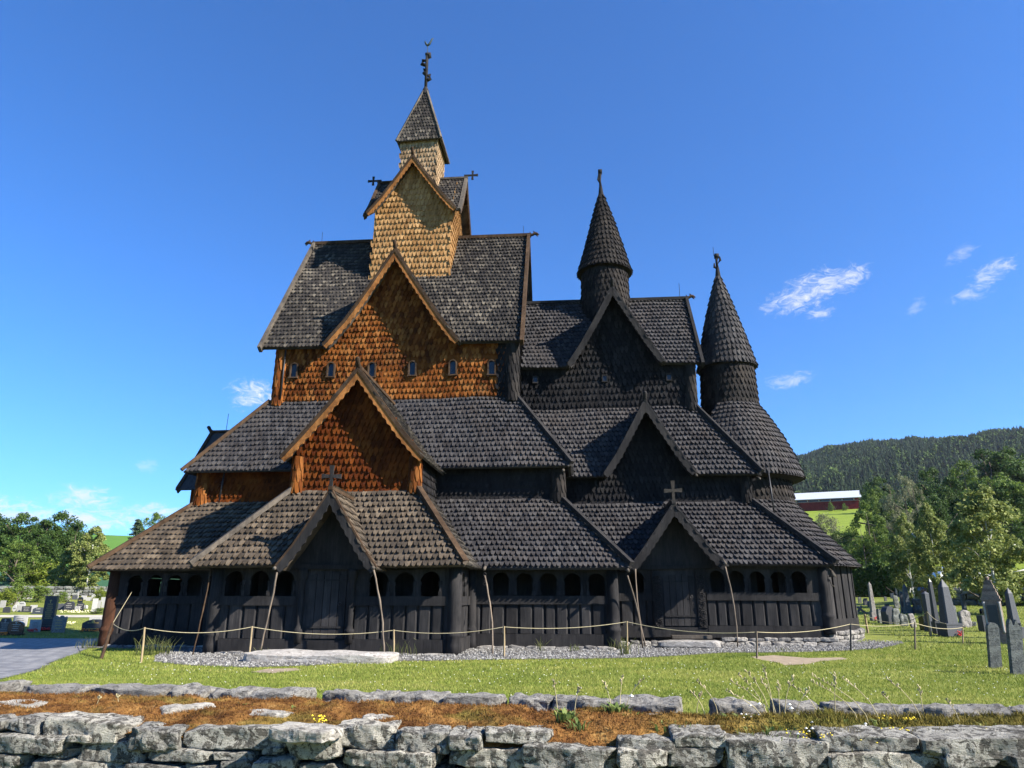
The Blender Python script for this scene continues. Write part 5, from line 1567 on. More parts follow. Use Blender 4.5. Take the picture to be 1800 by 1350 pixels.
G(1502, 1058, 1047, 4, 'round', 'granite_blue', 'tiny blue headstone beside the apse corner')
G(1557, 1057, 1049, 4, 'round', 'stone_rough', 'tiny mossy headstone alone on the grass before the hedge')
G(1559.5, 1068, 1062, 7, 'flat', 'granite_dark', 'low dark block peeping over the broad dark headstone')
G(1569, 1052, 1043, 6, 'flat', 'granite_blue', 'small dark teal headstone in the hedge shade')
G(1637, 1110, 1042, 15, 'pillar', 'granite_grey', 'grey chamfered pillar stone left of the large obelisk', .25, True)
G(1626, 1108, 1084, 10, 'flat', 'granite_black', 'black slab headstone left of the chamfered pillar stone', .3, tk=.3)
G(1649, 1114, 1020, 13, 'obelisk', 'granite_dark', 'tall dark obelisk just behind the large grey one', .25, True)
G(1672, 1118, 1021, 31, 'obelisk', 'granite_grey', 'large grey obelisk on a broad plinth with a red flower', .25, True)
G(1669, 1095, 1028, 9, 'obelisk', 'granite_dark', 'thin dark obelisk half hidden by the large grey one', .1)
G(1680, 1096, 1065, 9, 'rough', 'stone_rough', 'rough dark stone at the right flank of the large obelisk', .2)
G(1627, 1075, 1033, 12, 'wave', 'granite_black', 'black headstone with notched top behind the chamfered pillar stone', .2, tk=.3)
G(1697, 1080, 1045, 7, 'pillar', 'granite_blue', 'slim blue green pillar stone before the far churchyard wall', .1)
G(1698, 1103, 1075, 22, 'rough', 'stone_speck', 'squat rounded boulder headstone with a bright right side', .3)
G(1712, 1101, 1093, 7, 'rough', 'stone_rough', 'small rough stone right of the squat boulder headstone')
G(1733, 1110, 1083, 17, 'flat', 'granite_dark', 'dark slab headstone with a pale top edge beside the ornate monument', .3, tk=.3)
G(1727, 1080, 1070, 6, 'slant', 'granite_black', 'small black stone behind the pale edged slab', .4)
G(1788, 1122, 1036, 22, 'obelisk', 'granite_grey', 'grey obelisk at the right edge behind the mossy slab', .25, True)
G(1750, 1175, 1098, 18, 'arch', 'stone_rough', 'narrow round topped slate slab standing alone on the near lawn', -.12, tk=.14, tilt=.095)
G(1790, 1186, 1092, 21, 'wave', 'stone_rough', 'mossy rough topped slate slab nearest the right edge', -.1, tk=.15, tilt=.09)
# leaning iron cross
p = on_ground(1525, 1080); r_ = thing('grave_cross', 'small dark cross leaning over left of the speckled obelisk', 'cross', p, 0); r_.rotation_euler = (0, -.9, 0)
mb = MB(); mb.box((0, 0, .33), (.12, .08, .7)); mb.box((0, 0.003, .5), (.4, .082, .12)); mb.build('cross', M['granite_dark'], r_, False, True)
# ornate stepped monument
p = on_ground(1756, 1131); k = depth_of(p) / F_PX; H = 113 * k; W = 34 * k
r_ = thing('monument', 'tall ornate brown grave monument with stepped gable and niche', 'monument', p, -.55)
mb = MB(); mb.box((0, 0, H * .06), (W, W * .75, H * .12)); mb.box((0, 0, H * .14), (W * .92, W * .66, H * .05)); mb.build('plinth', M['stone_rose'], r_, False, True)
mb = MB(); mb.box((0, 0, H * .40), (W * .80, W * .55, H * .50)); mb.box((0, 0, H * .655), (W * .9, W * .62, H * .03)); mb.build('body', M['stone_rose'], r_, False, True)
mb = MB()
for i in range(5): mb.box((0, 0, H * (.69 + .055 * i)), (W * (.80 - .11 * i), W * (.56 - .05 * i), H * .04)); mb.box((0, 0, H * (.717 + .055 * i)), (W * (.72 - .11 * i), W * (.5 - .05 * i), H * .02))
mb.build('stepped_roof', M['stone_rose'], r_, False, True)
mb = MB(); mb.lathe(0, 0, [(.02, H * .93), (W * .1, H * .94), (W * .06, H * .965), (W * .12, H * .985), (W * .05, H)], 12, cap=True); mb.build('knob', M['stone_rose'], r_, True, True)
for s in (-1, 1):
    mb = MB(); mb.lathe(s * W * .34, -W * .33, [(W * .07, H * .16), (W * .05, H * .2), (W * .05, H * .58), (W * .08, H * .62)], 10, cap=True); mb.build('column', M['stone_pale'], r_, True, True)
mb = MB(); mb.box((0, -W * .285, H * .40), (W * .42, .03, H * .34)); mb.build('tablet', M['granite_dark'], r_, False, True)
p = on_ground(1687, 1119); o = thing('grave_flowers', 'small red flower bunch beside the large grey obelisk', 'flowers', p); flowers(o, .3, 'flower_red', 0, 14, .2)

# left of the church
G(82, 1108, 1050, 19, 'flat', 'granite_dark', 'tall dark granite slab with gilt lines and a small cross', .35, True, 8, 'gold', 'flower_red', .35, emblem='cross')
G(102, 1112, 1083, 21, 'wave', 'stone_speck', 'brown speckled headstone with irregular top right of the tall dark slab', .3, False, 4, 'gold', None, .25)
G(26, 1117, 1093, 24, 'round', 'granite_black', 'black polished headstone nearest the paved path', .3, True, 4, 'pale_letters', None, .2, emblem='cross')
G(6, 1117, 1088, 20, 'shoulder', 'granite_dark', 'grey headstone with white cross and orange flowers at the left edge', .3, False, 5, 'pale_letters', 'flower_orange', .2, emblem='cross')
G(34, 1101, 1083, 21, 'flat', 'stone_white', 'white square headstone behind the black polished one', .35, False, 4, 'dark_letters', None, .2)
G(60, 1111, 1090, 17, 'flat', 'stone_white', 'white headstone left of the tall dark slab', .35, False, 4, 'dark_letters', 'flower_red', .2)
G(66, 1079, 1068, 16, 'slant', 'granite_blue', 'blue grey slanted headstone behind the tall dark slab', .4, True, 2, 'pale_letters', None, .2)
G(46, 1076, 1066, 15, 'flat', 'granite_dark', 'wide dark headstone with pale lines in the second row', .3, False, 3, 'pale_letters')
G(58, 1076, 1064, 10, 'flat', 'stone_white', 'bright plain headstone beside the wide dark one', .35)
G(37, 1070, 1058, 11, 'arch', 'stone_white', 'white arched headstone in the second row', .3, False, 2, 'dark_letters')
G(25, 1075, 1064, 6.5, 'oval', 'stone_white', 'white oval headstone with a dark figure', .3, False, 1, 'dark_letters')
G(33, 1075, 1065, 6, 'flat', 'stone_pale', 'small grey square headstone beside the white oval', .3)
G(11, 1077, 1067, 11, 'round', 'granite_dark', 'low purple grey headstone at the left edge of the second row', .3)
G(16, 1063, 1056, 9, 'flat', 'stone_pale', 'pale rectangular headstone in the third row near the left edge', .3)
G(28, 1064, 1058, 6, 'flat', 'stone_white', 'little white headstone between arched stone and left shrubs', .3)
G(4, 1068, 1056, 8, 'flat', 'stone_pale', 'pale framed headstone cut by the left edge', .3)
G(106, 1072, 1061, 12, 'wave', 'granite_grey', 'low wavy grey headstone left of the framed dark one', .3, True)
G(121, 1073, 1058, 15, 'shoulder', 'granite_dark', 'dark headstone framed by pale stone with reddish base', .3, True, 3, 'pale_letters', None, .3)
G(140, 1073, 1060, 12, 'peak', 'granite_dark', 'dark peaked headstone behind the round boulders', .3, False, 3, 'pale_letters')
G(140.5, 1060, 1050, 8, 'shoulder', 'granite_black', 'black headstone with a gold emblem', .3, False, 1, 'gold')
G(135, 1073.5, 1066, 9, 'rough', 'stone_pale', 'pale grey boulder headstone', .1)
G(150, 1070, 1064, 7, 'rough', 'stone_white', 'round white boulder stone on the grass', .1)
G(165, 1075, 1053, 8, 'flat', 'stone_white', 'tall narrow white headstone left of the low dark shrub', .5, tk=.3)
G(172, 1070, 1056, 7, 'flat', 'stone_pale', 'grey white headstone above the low dark shrub', .4)
G(163, 1110, 1090, 35, 'slant', 'granite_dark', 'wide dark headstone with gilt name and red flowers beside the church', .25, False, 2, 'gold', 'flower_orange', .3, emblem='disc')
G(170, 1093, 1085, 24, 'flat', 'stone_white', 'wide white headstone right behind the gilt one', .3, False, 1, 'dark_letters')
for i, (x, b, t_, w_, kd, mt_, lb) in enumerate(((31, 1054, 1047, 7, 'round', 'stone_pale', 'small pale headstone in the far row under the left shrub'), (40, 1053, 1045, 8, 'flat', 'stone_white', 'white far row headstone left of the round green shrub'), (51, 1053, 1046, 8, 'flat', 'stone_white', 'white far row headstone touching the round green shrub'), (63, 1057, 1052, 9, 'flat', 'stone_pale', 'low pale far row headstone before the round green shrub'), (118, 1056, 1048, 8, 'round', 'stone_pale', 'mossy topped far headstone right of the small middle shrub'), (131, 1054, 1046, 8, 'peak', 'granite_grey', 'grey hip topped far headstone'), (136, 1052, 1040, 3, 'pillar', 'stone_pale', 'thin pale far post stone'), (147, 1054, 1047, 8, 'flat', 'stone_white', 'white far headstone right of the thin post stone'), (156, 1056, 1050, 9, 'flat', 'stone_white', 'flat white far headstone left of the figure stone'), (164, 1052, 1045, 6, 'arch', 'stone_white', 'white far arched stone left of the lime shrub'), (182, 1058, 1050, 8, 'flat', 'stone_white', 'white far headstone close to the church wall'), (183, 1068, 1056, 9, 'flat', 'stone_white', 'white kerbed headstone close to the church wall'))):
    G(x, b, t_, w_, kd, mt_, lb, .3)
for x, y, w_, m_, lb in ((122, 1078, 1.6, 'flower_cream', 'cream flower bed before the framed dark headstone'), (142, 1078, 1.6, 'flower_cream', 'cream flower bed before the pale boulder'), (118, 1099, .9, 'flower_cream', 'cream flowers right of the speckled headstone')):
    o = thing('grave_flowers', lb, 'flowers', on_ground(x, y)); flowers(o, w_, m_, 0, 50, .22)

# ------------------------------------------------------------------ trees and shrubs
def crown_leaves(n, prof, clumps, csize, leaf, seed, droop=0.0, flat=1.0):
    """leaf-sized faces gathered in clumps through a crown whose half-width at height z is prof(z)"""
    r = np.random.default_rng(seed)
    zs = np.array([p[0] for p in prof]); ws = np.array([p[1] for p in prof])
    cz = r.uniform(zs[0], zs[-1], clumps * 3)
    cw = np.interp(cz, zs, ws)
    keep = r.uniform(0, ws.max(), clumps * 3) < cw * 1.15 + .05 * ws.max()
    cz, cw = cz[keep][:clumps], cw[keep][:clumps]
    m = len(cz)
    ca = r.uniform(0, 2*math.pi, m); cr = cw * np.sqrt(r.uniform(.10, 1.0, m)) * r.uniform(.82, 1.12, m)
    C = np.stack([cr * np.cos(ca), cr * np.sin(ca), cz], 1)
    cs = csize * r.uniform(.55, 1.35, m)
    k = r.integers(0, m, n)
    off = r.normal(0, 1, (n, 3)); off /= np.linalg.norm(off, axis=1)[:, None]; off *= (r.uniform(0, 1, n) ** .45)[:, None]
    off[:, 2] *= .72 * flat
    P = C[k] + off * cs[k][:, None]
    P[:, 2] -= droop * np.hypot(off[:, 0], off[:, 1]) * cs[k]
    nrm = off + r.normal(0, .75, (n, 3)) + np.array([0, 0, .35]); nrm /= np.linalg.norm(nrm, axis=1)[:, None]
    a = np.cross(nrm, r.normal(0, 1, (n, 3))); a /= np.linalg.norm(a, axis=1)[:, None]
    b = np.cross(nrm, a)
    s = (leaf * r.uniform(.6, 1.4, n))[:, None]
    V = np.stack([P - a * s, P - b * s * .55, P + a * s, P + b * s * .55], 1)
    return V, C

def make_tree(name, h, prof, clumps, csize, leaf, n, bark, leafm, seed, trunk_r=.16, droop=0.0, th=.9, label='', cat='tree', group=None, stems=1):
    root = thing(name, label, cat, (0, 0, 0), 0, group)
    V, C = crown_leaves(n, prof, clumps, csize, leaf, seed, droop)
    mb = MB(); mb.inst(V, [(0, 1, 2, 3)]); mb.build('crown', M[leafm], root, False, True)
    r = random.Random(seed); tb = MB()
    for s in range(stems):
        ox, oy = (0, 0) if stems == 1 else (r.uniform(-.5, .5), r.uniform(-.4, .4))
        pts = [(ox, oy, -.2)]; k = 6
        for i in range(1, k + 1):
            pts.append((ox * (1 + i * .25) + r.uniform(-.02, .02) * h * i / k, oy + r.uniform(-.02, .02) * h * i / k, h * th * i / k))
        tb.tube(pts, [trunk_r * (1.15 - i / (k + .6)) for i in range(k + 1)], 8)
        for j in r.sample(range(len(C)), min(len(C), 14 // stems)):
            c_ = C[j]
            zb = max(h * .15, c_[2] * .62); f = zb / (h * th); ii_ = min(k - 1, int(f * k)); a = np.array(pts[ii_]) + (np.array(pts[ii_ + 1]) - np.array(pts[ii_])) * (f * k - ii_)
            tb.tube([a, (a + c_) / 2 + np.array((0, 0, .04 * h)), c_], [trunk_r * .42 * (1.1 - f), trunk_r * .25 * (1.1 - f), .012], 5)
    tb.build('trunk', M[bark], root, True, True)
    return root

M['bark'] = plain_mat('bark', (.10,.08,.06), .9, .4, 12, .2, 0, .8)
m, nt = newmat('birch bark'); N = NT(nt); P = N.obj()
n1 = N.noise(N.mapping(P, (3, 3, 14)), 1.0, 5, .7)
N.out(N.ramp(n1, [(.36, (.05,.045,.04)), (.46, (.50,.49,.46)), (.8, (.66,.65,.62))]), .8, N.bump(n1, .3, .02), .2)
M['birchbark'] = m
M['leaf_birch'] = leaf_mat('birch leaves', (0.0839,0.1139,0.0240), (0.1856,0.2216,0.0576), (0.3353,0.3474,0.1139), .35)
M['leaf_dark'] = leaf_mat('dark leaves', (0.0174,0.0381,0.0087), (0.0437,0.0833,0.0159), (0.0952,0.1427,0.0317), .3)
M['leaf_mid'] = leaf_mat('green leaves', (0.0445,0.0743,0.0138), (0.1040,0.1585,0.0277), (0.1981,0.2576,0.0545), .35)
M['leaf_pale'] = leaf_mat('willow leaves', (0.0843,0.0969,0.0463), (0.1769,0.1852,0.0969), (0.2863,0.2863,0.1684), .35)
M['leaf_lime'] = leaf_mat('lime leaves', (0.0594,0.0924,0.0099), (0.1320,0.1716,0.0198), (0.2376,0.2640,0.0396), .35)
M['needle'] = leaf_mat('pine needles', (.018,.035,.018), (.04,.065,.032), (.075,.10,.05), .1)

birch_prof = [(.12, .14), (.25, .27), (.45, .32), (.65, .27), (.84, .15), (1.0, .03)]
broad_prof = [(.12, .26), (.25, .40), (.45, .46), (.65, .42), (.82, .30), (.94, .14), (1.0, .04)]
round_prof = [(.05, .34), (.2, .46), (.45, .52), (.7, .44), (.88, .26), (1.0, .06)]
alder_prof = [(.04, .26), (.2, .36), (.45, .36), (.7, .24), (.88, .12), (1.0, .03)]
shrub_prof = [(.02, .45), (.25, .58), (.55, .52), (.8, .32), (1.0, .08)]
def sc(prof, h, w=1.0): return [(a * h, b * h * w) for a, b in prof]

PROTO = {}
def proto(kind):
    return {'birch': dict(name='birch_tree', prof=birch_prof, clumps=130, csize=.066, leaf=.0130, n=19000, bark='birchbark', leafm='leaf_birch', trunk_r=.012, droop=.55, th=.74),
            'broad': dict(name='broadleaf_tree', prof=broad_prof, clumps=75, csize=.088, leaf=.0145, n=11000, bark='bark', leafm='leaf_mid', trunk_r=.022, droop=.2, th=.8),
            'dark': dict(name='broadleaf_tree', prof=broad_prof, clumps=80, csize=.088, leaf=.0145, n=12000, bark='bark', leafm='leaf_dark', trunk_r=.022, droop=.2, th=.8),
            'willow': dict(name='willow_tree', prof=round_prof, clumps=95, csize=.085, leaf=.0105, n=14000, bark='bark', leafm='leaf_pale', trunk_r=.018, droop=.3, th=.8, stems=3),
            'alder': dict(name='alder_tree', prof=alder_prof, clumps=85, csize=.075, leaf=.0135, n=12000, bark='bark', leafm='leaf_mid', trunk_r=.014, droop=.2, th=.85, stems=2),
            'shrub': dict(name='shrub', prof=shrub_prof, clumps=45, csize=.20, leaf=.035, n=3200, bark='bark', leafm='leaf_mid', trunk_r=.03, th=.6, stems=3),
            'limeshrub': dict(name='shrub', prof=shrub_prof, clumps=45, csize=.20, leaf=.035, n=3000, bark='bark', leafm='leaf_lime', trunk_r=.03, th=.6, stems=3),
            'paleshrub': dict(name='shrub', prof=shrub_prof, clumps=50, csize=.19, leaf=.022, n=5000, bark='bark', leafm='leaf_pale', trunk_r=.02, th=.6, stems=3),
            'darkshrub': dict(name='shrub', prof=shrub_prof, clumps=50, csize=.20, leaf=.024, n=5200, bark='bark', leafm='leaf_dark', trunk_r=.02, th=.6, stems=3)}[kind]
def place_tree(kind, px, base_y, top_y, dist, label, wscale=1.0, variant=0, rz=None, group=None):
    """a tree whose foot stands on the terrain dist metres away in the direction of px"""
    d = ray(px, base_y); L = math.hypot(d[0], d[1])
    if dist is None: q_ = on_ground(px, base_y); dist = math.hypot(q_[0], q_[1])
    X, Y = d[0] / L * dist, d[1] / L * dist
    Z = ground_z(X, Y)
    dt = ray(px, top_y); h = EYE + dt[2] * dist / math.hypot(dt[0], dt[1]) - Z
    key = (kind, variant)
    cat = 'shrub' if 'shrub' in kind else 'tree'
    if key not in PROTO:
        q = dict(proto(kind)); nm = q.pop('name'); q['prof'] = sc(q['prof'], 1.0)
        root = make_tree(nm, 1.0, seed=hash(kind) % 97 * 0 + sum(map(ord, kind)) + variant * 31, label=label, cat=cat, group=group, **q)
        PROTO[key] = root
    else:
        src = PROTO[key]
        root = src.copy(); COL.objects.link(root)
        for ch in [c_ for c_ in bpy.data.objects if c_.parent == src]:
            c2 = ch.copy(); c2.parent = root; COL.objects.link(c2)
        if 'group' in root: del root['group']
    tag(root, label, cat, group)
    root.location = (X, Y, Z); root.scale = (h * wscale, h * wscale, h)
    root.rotation_euler = (0, 0, rz if rz is not None else (px * 1.7) % 6.28)
    return root
T = place_tree
GT = 'trees behind the churchyard'
# right side, far to near
T('dark', 1530, 930, 853, 235, 'small dark round tree right beside the red barn', .55, 0, group=GT)
T('dark', 1556, 930, 838, 175, 'dark tree right of the barn behind the pale willow', .75, 1, group=GT)
T('dark', 1655, 950, 824, 150, 'green treetop rising right behind the pale willow', 0.75, 0, group=GT)
T('dark', 1690, 960, 838, 130, 'dark tree between the pale willow and the tall hillside tree', 0.75, 2, group=GT)
T('broad', 1715, 950, 812, 150, 'tall mid green tree left of the highest dark treetops', 0.75, 1, group=GT)
T('dark', 1764, 950, 792, 160, 'tall dark tree with the highest top at the right', 1.15, 0, group=GT)
T('dark', 1802, 950, 786, 165, 'high dark tree cut by the right edge', 1.1, 1, group=GT)
T('broad', 1772, 960, 832, 120, 'green tree below the highest dark treetops', 1.1, 2, group=GT)
T('broad', 1555, 970, 852, 140, 'light green tree just left of the pale willow', 0.60, 0, group=GT)
T('willow', 1600, 985, 829, 118, 'large pale grey green willow with many stems', 0.55, 0)
T('dark', 1660, 980, 870, 105, 'green tree filling the gap between the willow and the near birches', 0.75, 1, group=GT)
T('dark', 1720, 985, 880, 100, 'dark tree behind the largest birch', 0.80, 2, group=GT)
T('alder', 1533, 988, 884, 96, 'cone shaped dark green tree standing on the field edge', 0.85, 0)
T('alder', 1556, 990, 905, 92, 'lower dark green tree right of the cone shaped one', 0.70, 1)
T('paleshrub', 1452, 955, 905, 150, 'pale grey green bush on the field close to the apse roof', 1.0, 0)
T('darkshrub', 1500, 985, 938, 118, 'dark bush on the field below the pale one', 1.6, 0)
T('darkshrub', 1540, 988, 945, 104, 'dark bush at the foot of the cone shaped tree', 1.6, 1)
T('darkshrub', 1478, 980, 935, 125, 'dark bush half behind the apse roof', 1.3, 0)
T('birch', 1606, 1046, 902, 62, 'left slender birch behind the gravestones', 0.72, 0)
T('birch', 1652, 1045, 884, 58, 'middle birch behind the tall obelisks', 0.74, 1)
T('birch', 1756, 1058, 848, 50, 'largest birch at the right edge over the ornate monument', 1.00, 2)
T('birch', 1700, 1050, 920, 64, 'small birch between the middle and the largest one', 0.70, 0)
T('darkshrub', 1625, 1046, 1012, 66, 'leafy bush between the birch trunks', 1.5, 1)
T('limeshrub', 1640, 1046, 1022, 68, 'bright green bush behind the birch trunks', 1.4, 0)
T('limeshrub', 1790, 1050, 1010, 62, 'bright green bush at the right edge behind the grey obelisk', 1.6, 0)
T('shrub', 1461, 898, 882, 246, 'little bush against the red barn wall, left one', .6, 0)
T('shrub', 1486, 898, 884, 246, 'little bush against the red barn wall, right one', .6, 0)
for x, b, t, d, lb in ((1582, 985, 872, 140, 'dark tree in the gap right of the cone shaped tree'), (1634, 985, 868, 136, 'dark tree low behind the middle birch'), (1682, 985, 856, 126, 'dark tree just right of the middle birch'), (1738, 985, 846, 122, 'dark tree straight behind the largest birch'), (1792, 985, 848, 118, 'dark tree at the right edge behind the largest birch')):
    T('dark', x, b, t, d, lb, .9, x % 3, group=GT)
for x, b, t, d, lb in ((1588, 1040, 1000, 84, 'dark undergrowth left of the slender birch'), (1640, 1040, 1003, 86, 'dark undergrowth between the two slimmer birches'), (1700, 1042, 1000, 82, 'dark undergrowth right of the middle birch'), (1760, 1042, 1004, 80, 'dark undergrowth under the largest birch'), (1815, 1042, 1000, 80, 'dark undergrowth at the right edge')):
    T('darkshrub', x, b, t, d, lb, 1.9, x % 2, group='undergrowth behind the churchyard')
# left side
GL = 'trees on the left beyond the churchyard'
T('dark', -30, 1022, 905, 125, 'dark tree cut by the left edge', 1.0, 0, group=GL)
T('dark', 20, 1022, 902, 118, 'dark tree near the left edge', 1.05, 1, group=GL)
T('dark', 62, 1020, 914, 122, 'dark tree in the dip of the left treeline', 1.1, 2, group=GL)
T('dark', 90, 1020, 901, 128, 'highest round tree of the left treeline', 1.05, 0, group=GL)
T('dark', 52, 1028, 930, 108, 'light green tree before the dark left trees', 1.0, 1, group=GL)
T('dark', 118, 1022, 918, 120, 'dark tree at the right end of the left treeline', .95, 0, group=GL)
T('broad', 20, 1032, 950, 105, 'lower green tree at the left edge before the dark trees', 1.2, 2, group=GL)
T('birch', 150, 1045, 925, 88, 'tall airy birch left of the church roof', 1.05, 1)
T('birch', 118, 1043, 955, 92, 'smaller birch left of the tall airy one', 1.25, 2)
T('limeshrub', 84, 1030, 985, 104, 'yellow green young tree before the dark left trees', 1.3, 0)
T('shrub', 25, 1052, 1018, 76, 'round green garden shrub at the left edge of the graves', .9, 0)
T('limeshrub', 10, 1053, 1032, 74, 'low yellow green shrub at the left edge', 1.0, 0)
T('shrub', 70, 1052, 1028, 78, 'round green garden shrub behind the tall dark slab', 1.1, 1)
T('shrub', 107, 1052, 1039, 78, 'small garden shrub right of the round one', 1.1, 0)
T('limeshrub', 176, 1050, 1031, 80, 'lime green shrub close to the church wall', .9, 0)
T('darkshrub', 171, 1079, 1069, None, 'low spreading dark juniper on a grave', 2.0, 0)
T('broad', 265, 972, 903, 200, 'pale green treetop showing over the west roof', 1.0, 1)
# pine behind the west roof
def pine(px, base_y, top_y, dist, label):
    d = ray(px, base_y); L = math.hypot(d[0], d[1]); X, Y = d[0] / L * dist, d[1] / L * dist; Z = ground_z(X, Y)
    dt = ray(px, top_y); h = EYE + dt[2] * dist / math.hypot(dt[0], dt[1]) - Z
    root = thing('pine_tree', label, 'tree', (X, Y, Z))
    r = np.random.default_rng(5); Vs = []
    for i in range(34):
        z = h * (.25 + .75 * (i / 34)); ln = h * .26 * (1.05 - i / 34); a = i * 2.4
        n = 130; t = r.uniform(.2, 1, n); off = r.normal(0, .05 * h * .35, (n, 3)); off[:, 2] *= .35
        c_ = np.stack([np.cos(a) * ln * t, np.sin(a) * ln * t, z - .12 * ln * t], 1) + off
        u = r.normal(0, 1, (n, 3)); u /= np.linalg.norm(u, axis=1)[:, None]; v = np.cross(u, r.normal(0, 1, (n, 3))); v /= np.linalg.norm(v, axis=1)[:, None]
        s = .02 * h
        Vs.append(np.stack([c_ - u*s, c_ - v*s*.5, c_ + u*s, c_ + v*s*.5], 1))
    mb = MB(); mb.inst(np.concatenate(Vs), [(0,1,2,3)]); mb.build('crown', M['needle'], root, False, True)
    mb = MB(); mb.tube([(0,0,-.2), (0,0,h*.5), (0,0,h*.97)], [.02*h, .013*h, .003*h], 7); mb.build('trunk', M['bark'], root, True, True)
pine(234, 975, 912, 170, 'dark pine showing over the west roof')
# clipped hedge
hd = thing('hedge', 'dark leafy hedge closing the churchyard behind the gravestones', 'hedge', (0, 0, 0))
p0, p1 = on_ground(1470, 1049.5), on_ground(1600, 1049.5)
r = np.random.default_rng(3); n = 16000
f = r.uniform(0, 1, n); hgt = 2.9 + .35 * np.sin(f * 23) + .3 * np.sin(f * 51)
Pp = np.stack([p0[0] + (p1[0] - p0[0]) * f + r.normal(0, .1, n), p0[1] + (p1[1] - p0[1]) * f + r.uniform(-.7, .7, n), p0[2] + hgt * r.uniform(0, 1, n) ** .7], 1)
u = r.normal(0, 1, (n, 3)); u /= np.linalg.norm(u, axis=1)[:, None]; v = np.cross(u, r.normal(0, 1, (n, 3))); v /= np.linalg.norm(v, axis=1)[:, None]
mb = MB(); mb.inst(np.stack([Pp - u*.13, Pp - v*.08, Pp + u*.13, Pp + v*.08], 1), [(0,1,2,3)]); mb.build('foliage', M['leaf_dark'], hd)
mb = MB()
for k in range(30):
    q = np.array(p0) + (np.array(p1) - np.array(p0)) * (k + .5) / 30; mb.tube([q - (0,0,.2), q + (r.uniform(-.3,.3), 0, 1.6)], [.06, .02], 5)
mb.build('stems', M['bark'], hd)

# ------------------------------------------------------------------ far churchyard walls, barn, parked car
def far_wall(pa, pb_, h, label, mat='stone_rough'):
    a, b = np.array(on_ground(*pa)), np.array(on_ground(*pb_))
    root = thing('stone_wall', label, 'wall', tuple(a)); mb = MB(); L = np.linalg.norm(b - a); n = int(L / .75); r_ = random.Random(int(L * 10))
    for row in range(3):
        for k in range(n):
            q = a + (b - a) * ((k + .5 + .3 * (row % 2)) / n)
            stone(mb, (q[0], q[1], q[2] + h * (row + .5) / 3), (.8, .6, h / 3 * 1.02), math.atan2(b[1]-a[1], b[0]-a[0]), r_.randint(0, 9999), 3, .4, .12)
    mb.build('stones', M[mat], root)
    return a, b
far_wall((-150, 1049), (198, 1047.5), .95, 'low dark stone wall behind the left graveyard')
a, b = far_wall((1648, 1064), (1900, 1066), 1.2, 'dark stone wall under the largest birch')
bank = MB(); n = 3000; f = rng.uniform(0, 1, n); o_ = rng.uniform(.2, 2.5, n)
pp = a + (b - a) * f[:, None] + np.stack([np.zeros(n), o_, 1.15 + .10 * o_ + rng.normal(0, .05, n)], 1)
hh = rng.uniform(.15, .5, n); aa = rng.uniform(0, 6.28, n); dx = np.stack([np.cos(aa), np.sin(aa), np.zeros(n)], 1) * .05
bank.inst(np.stack([pp - dx, pp + dx, pp + np.stack([rng.normal(0, .15, n), rng.normal(0, .1, n), hh], 1)], 1), [(0,1,2)])
bk2 = MB(); bk2.slab([tuple(a + (0, .3, 1.12)), tuple(b + (0, .3, 1.12)), tuple(b + (0, 6, 1.4)), tuple(a + (0, 6, 1.4))], 1.6)
M['dry'] = plain_mat('dry grass', (.26,.205,.085), .9, .3, 3)
tag(bk2.build('grass_bank', M['dry']), kind='structure')
tag(bank.build('dry_grass', M['dry']), 'dry yellow grass on the bank above the far wall', 'grass', kind='stuff')
# car parked on the bank
cp_ = on_ground(1692, 1052); cy_ = a[1] + 5.0
q = at(1692, 1036, cy_)
car = thing('parked_car', 'white car parked behind the far wall, half hidden by birch leaves', 'car', (q[0], cy_, a[2] + 1.35), .1)
M['carwhite'] = plain_mat('white car paint', (.78,.78,.78), .3, .03, 3, .5)
M['tyre'] = plain_mat('tyre rubber', (.02,.02,.02), .8, .2)
side = [(-2.1, .35), (2.1, .35), (2.15, .75), (1.9, .95), (1.05, 1.02), (.45, 1.48), (-1.3, 1.5), (-2.0, 1.05), (-2.15, .7)]
mb = MB(); prism(mb, side, -.85, .85); mb.build('body', M['carwhite'], car, False, True)
mb = MB(); prism(mb, [(.95, 1.04), (.42, 1.42), (-1.2, 1.44), (-1.75, 1.06)], -.862, -.84); mb.build('window', M['glass'], car, False, True)
for x in (-1.35, 1.35):
    for y in (-.78, .78):
        mb = MB(); th = np.linspace(0, 2*math.pi, 17)[:-1]; prism(mb, [(x + .33*math.cos(t_), .33 + .33*math.sin(t_)) for t_ in th], y - .11, y + .11); mb.build('wheel', M['tyre'], car, False, True)
# the red barn on the hillside field
d = ray(1512, 895); L = math.hypot(d[0], d[1]); D = 250
E1 = np.array((d[0]/L*D, d[1]/L*D)); d = ray(1330, 899); L = math.hypot(d[0], d[1]); E0 = np.array((d[0]/L*D*1.0, d[1]/L*D*1.0))
bz = ground_z(*E1)
ux_ = (E1 - E0) / np.linalg.norm(E1 - E0); LB = np.linalg.norm(E1 - E0); nb = np.array((ux_[1], -ux_[0]))
barn = thing('red_barn', 'long red wooden barn with pale metal roof on the hillside field', 'barn', (E1[0], E1[1], bz - .6), math.atan2(ux_[1], ux_[0]))
barn.scale = (1, 1, .88)
M['barnred'] = wood_mat('barn red boards', (.09,.010,.010), (.155,.019,.019), (.20,.034,.03), vert=(3, 3, .3))
m, nt = newmat('barn roof metal'); N = NT(nt); P = N.obj()
N.out(N.ramp(N.noise(N.mapping(P, (.5, 4, 4)), 1, 4), [(.3, (.36,.38,.42)), (.7, (.47,.485,.52))]), .45, None, .4); M['barnroof'] = m
mb = MB(); mb.box((-LB/2, 4.5, 2.4), (LB, 9, 5.2)); mb.build('wall', M['barnred'], barn, False, True)
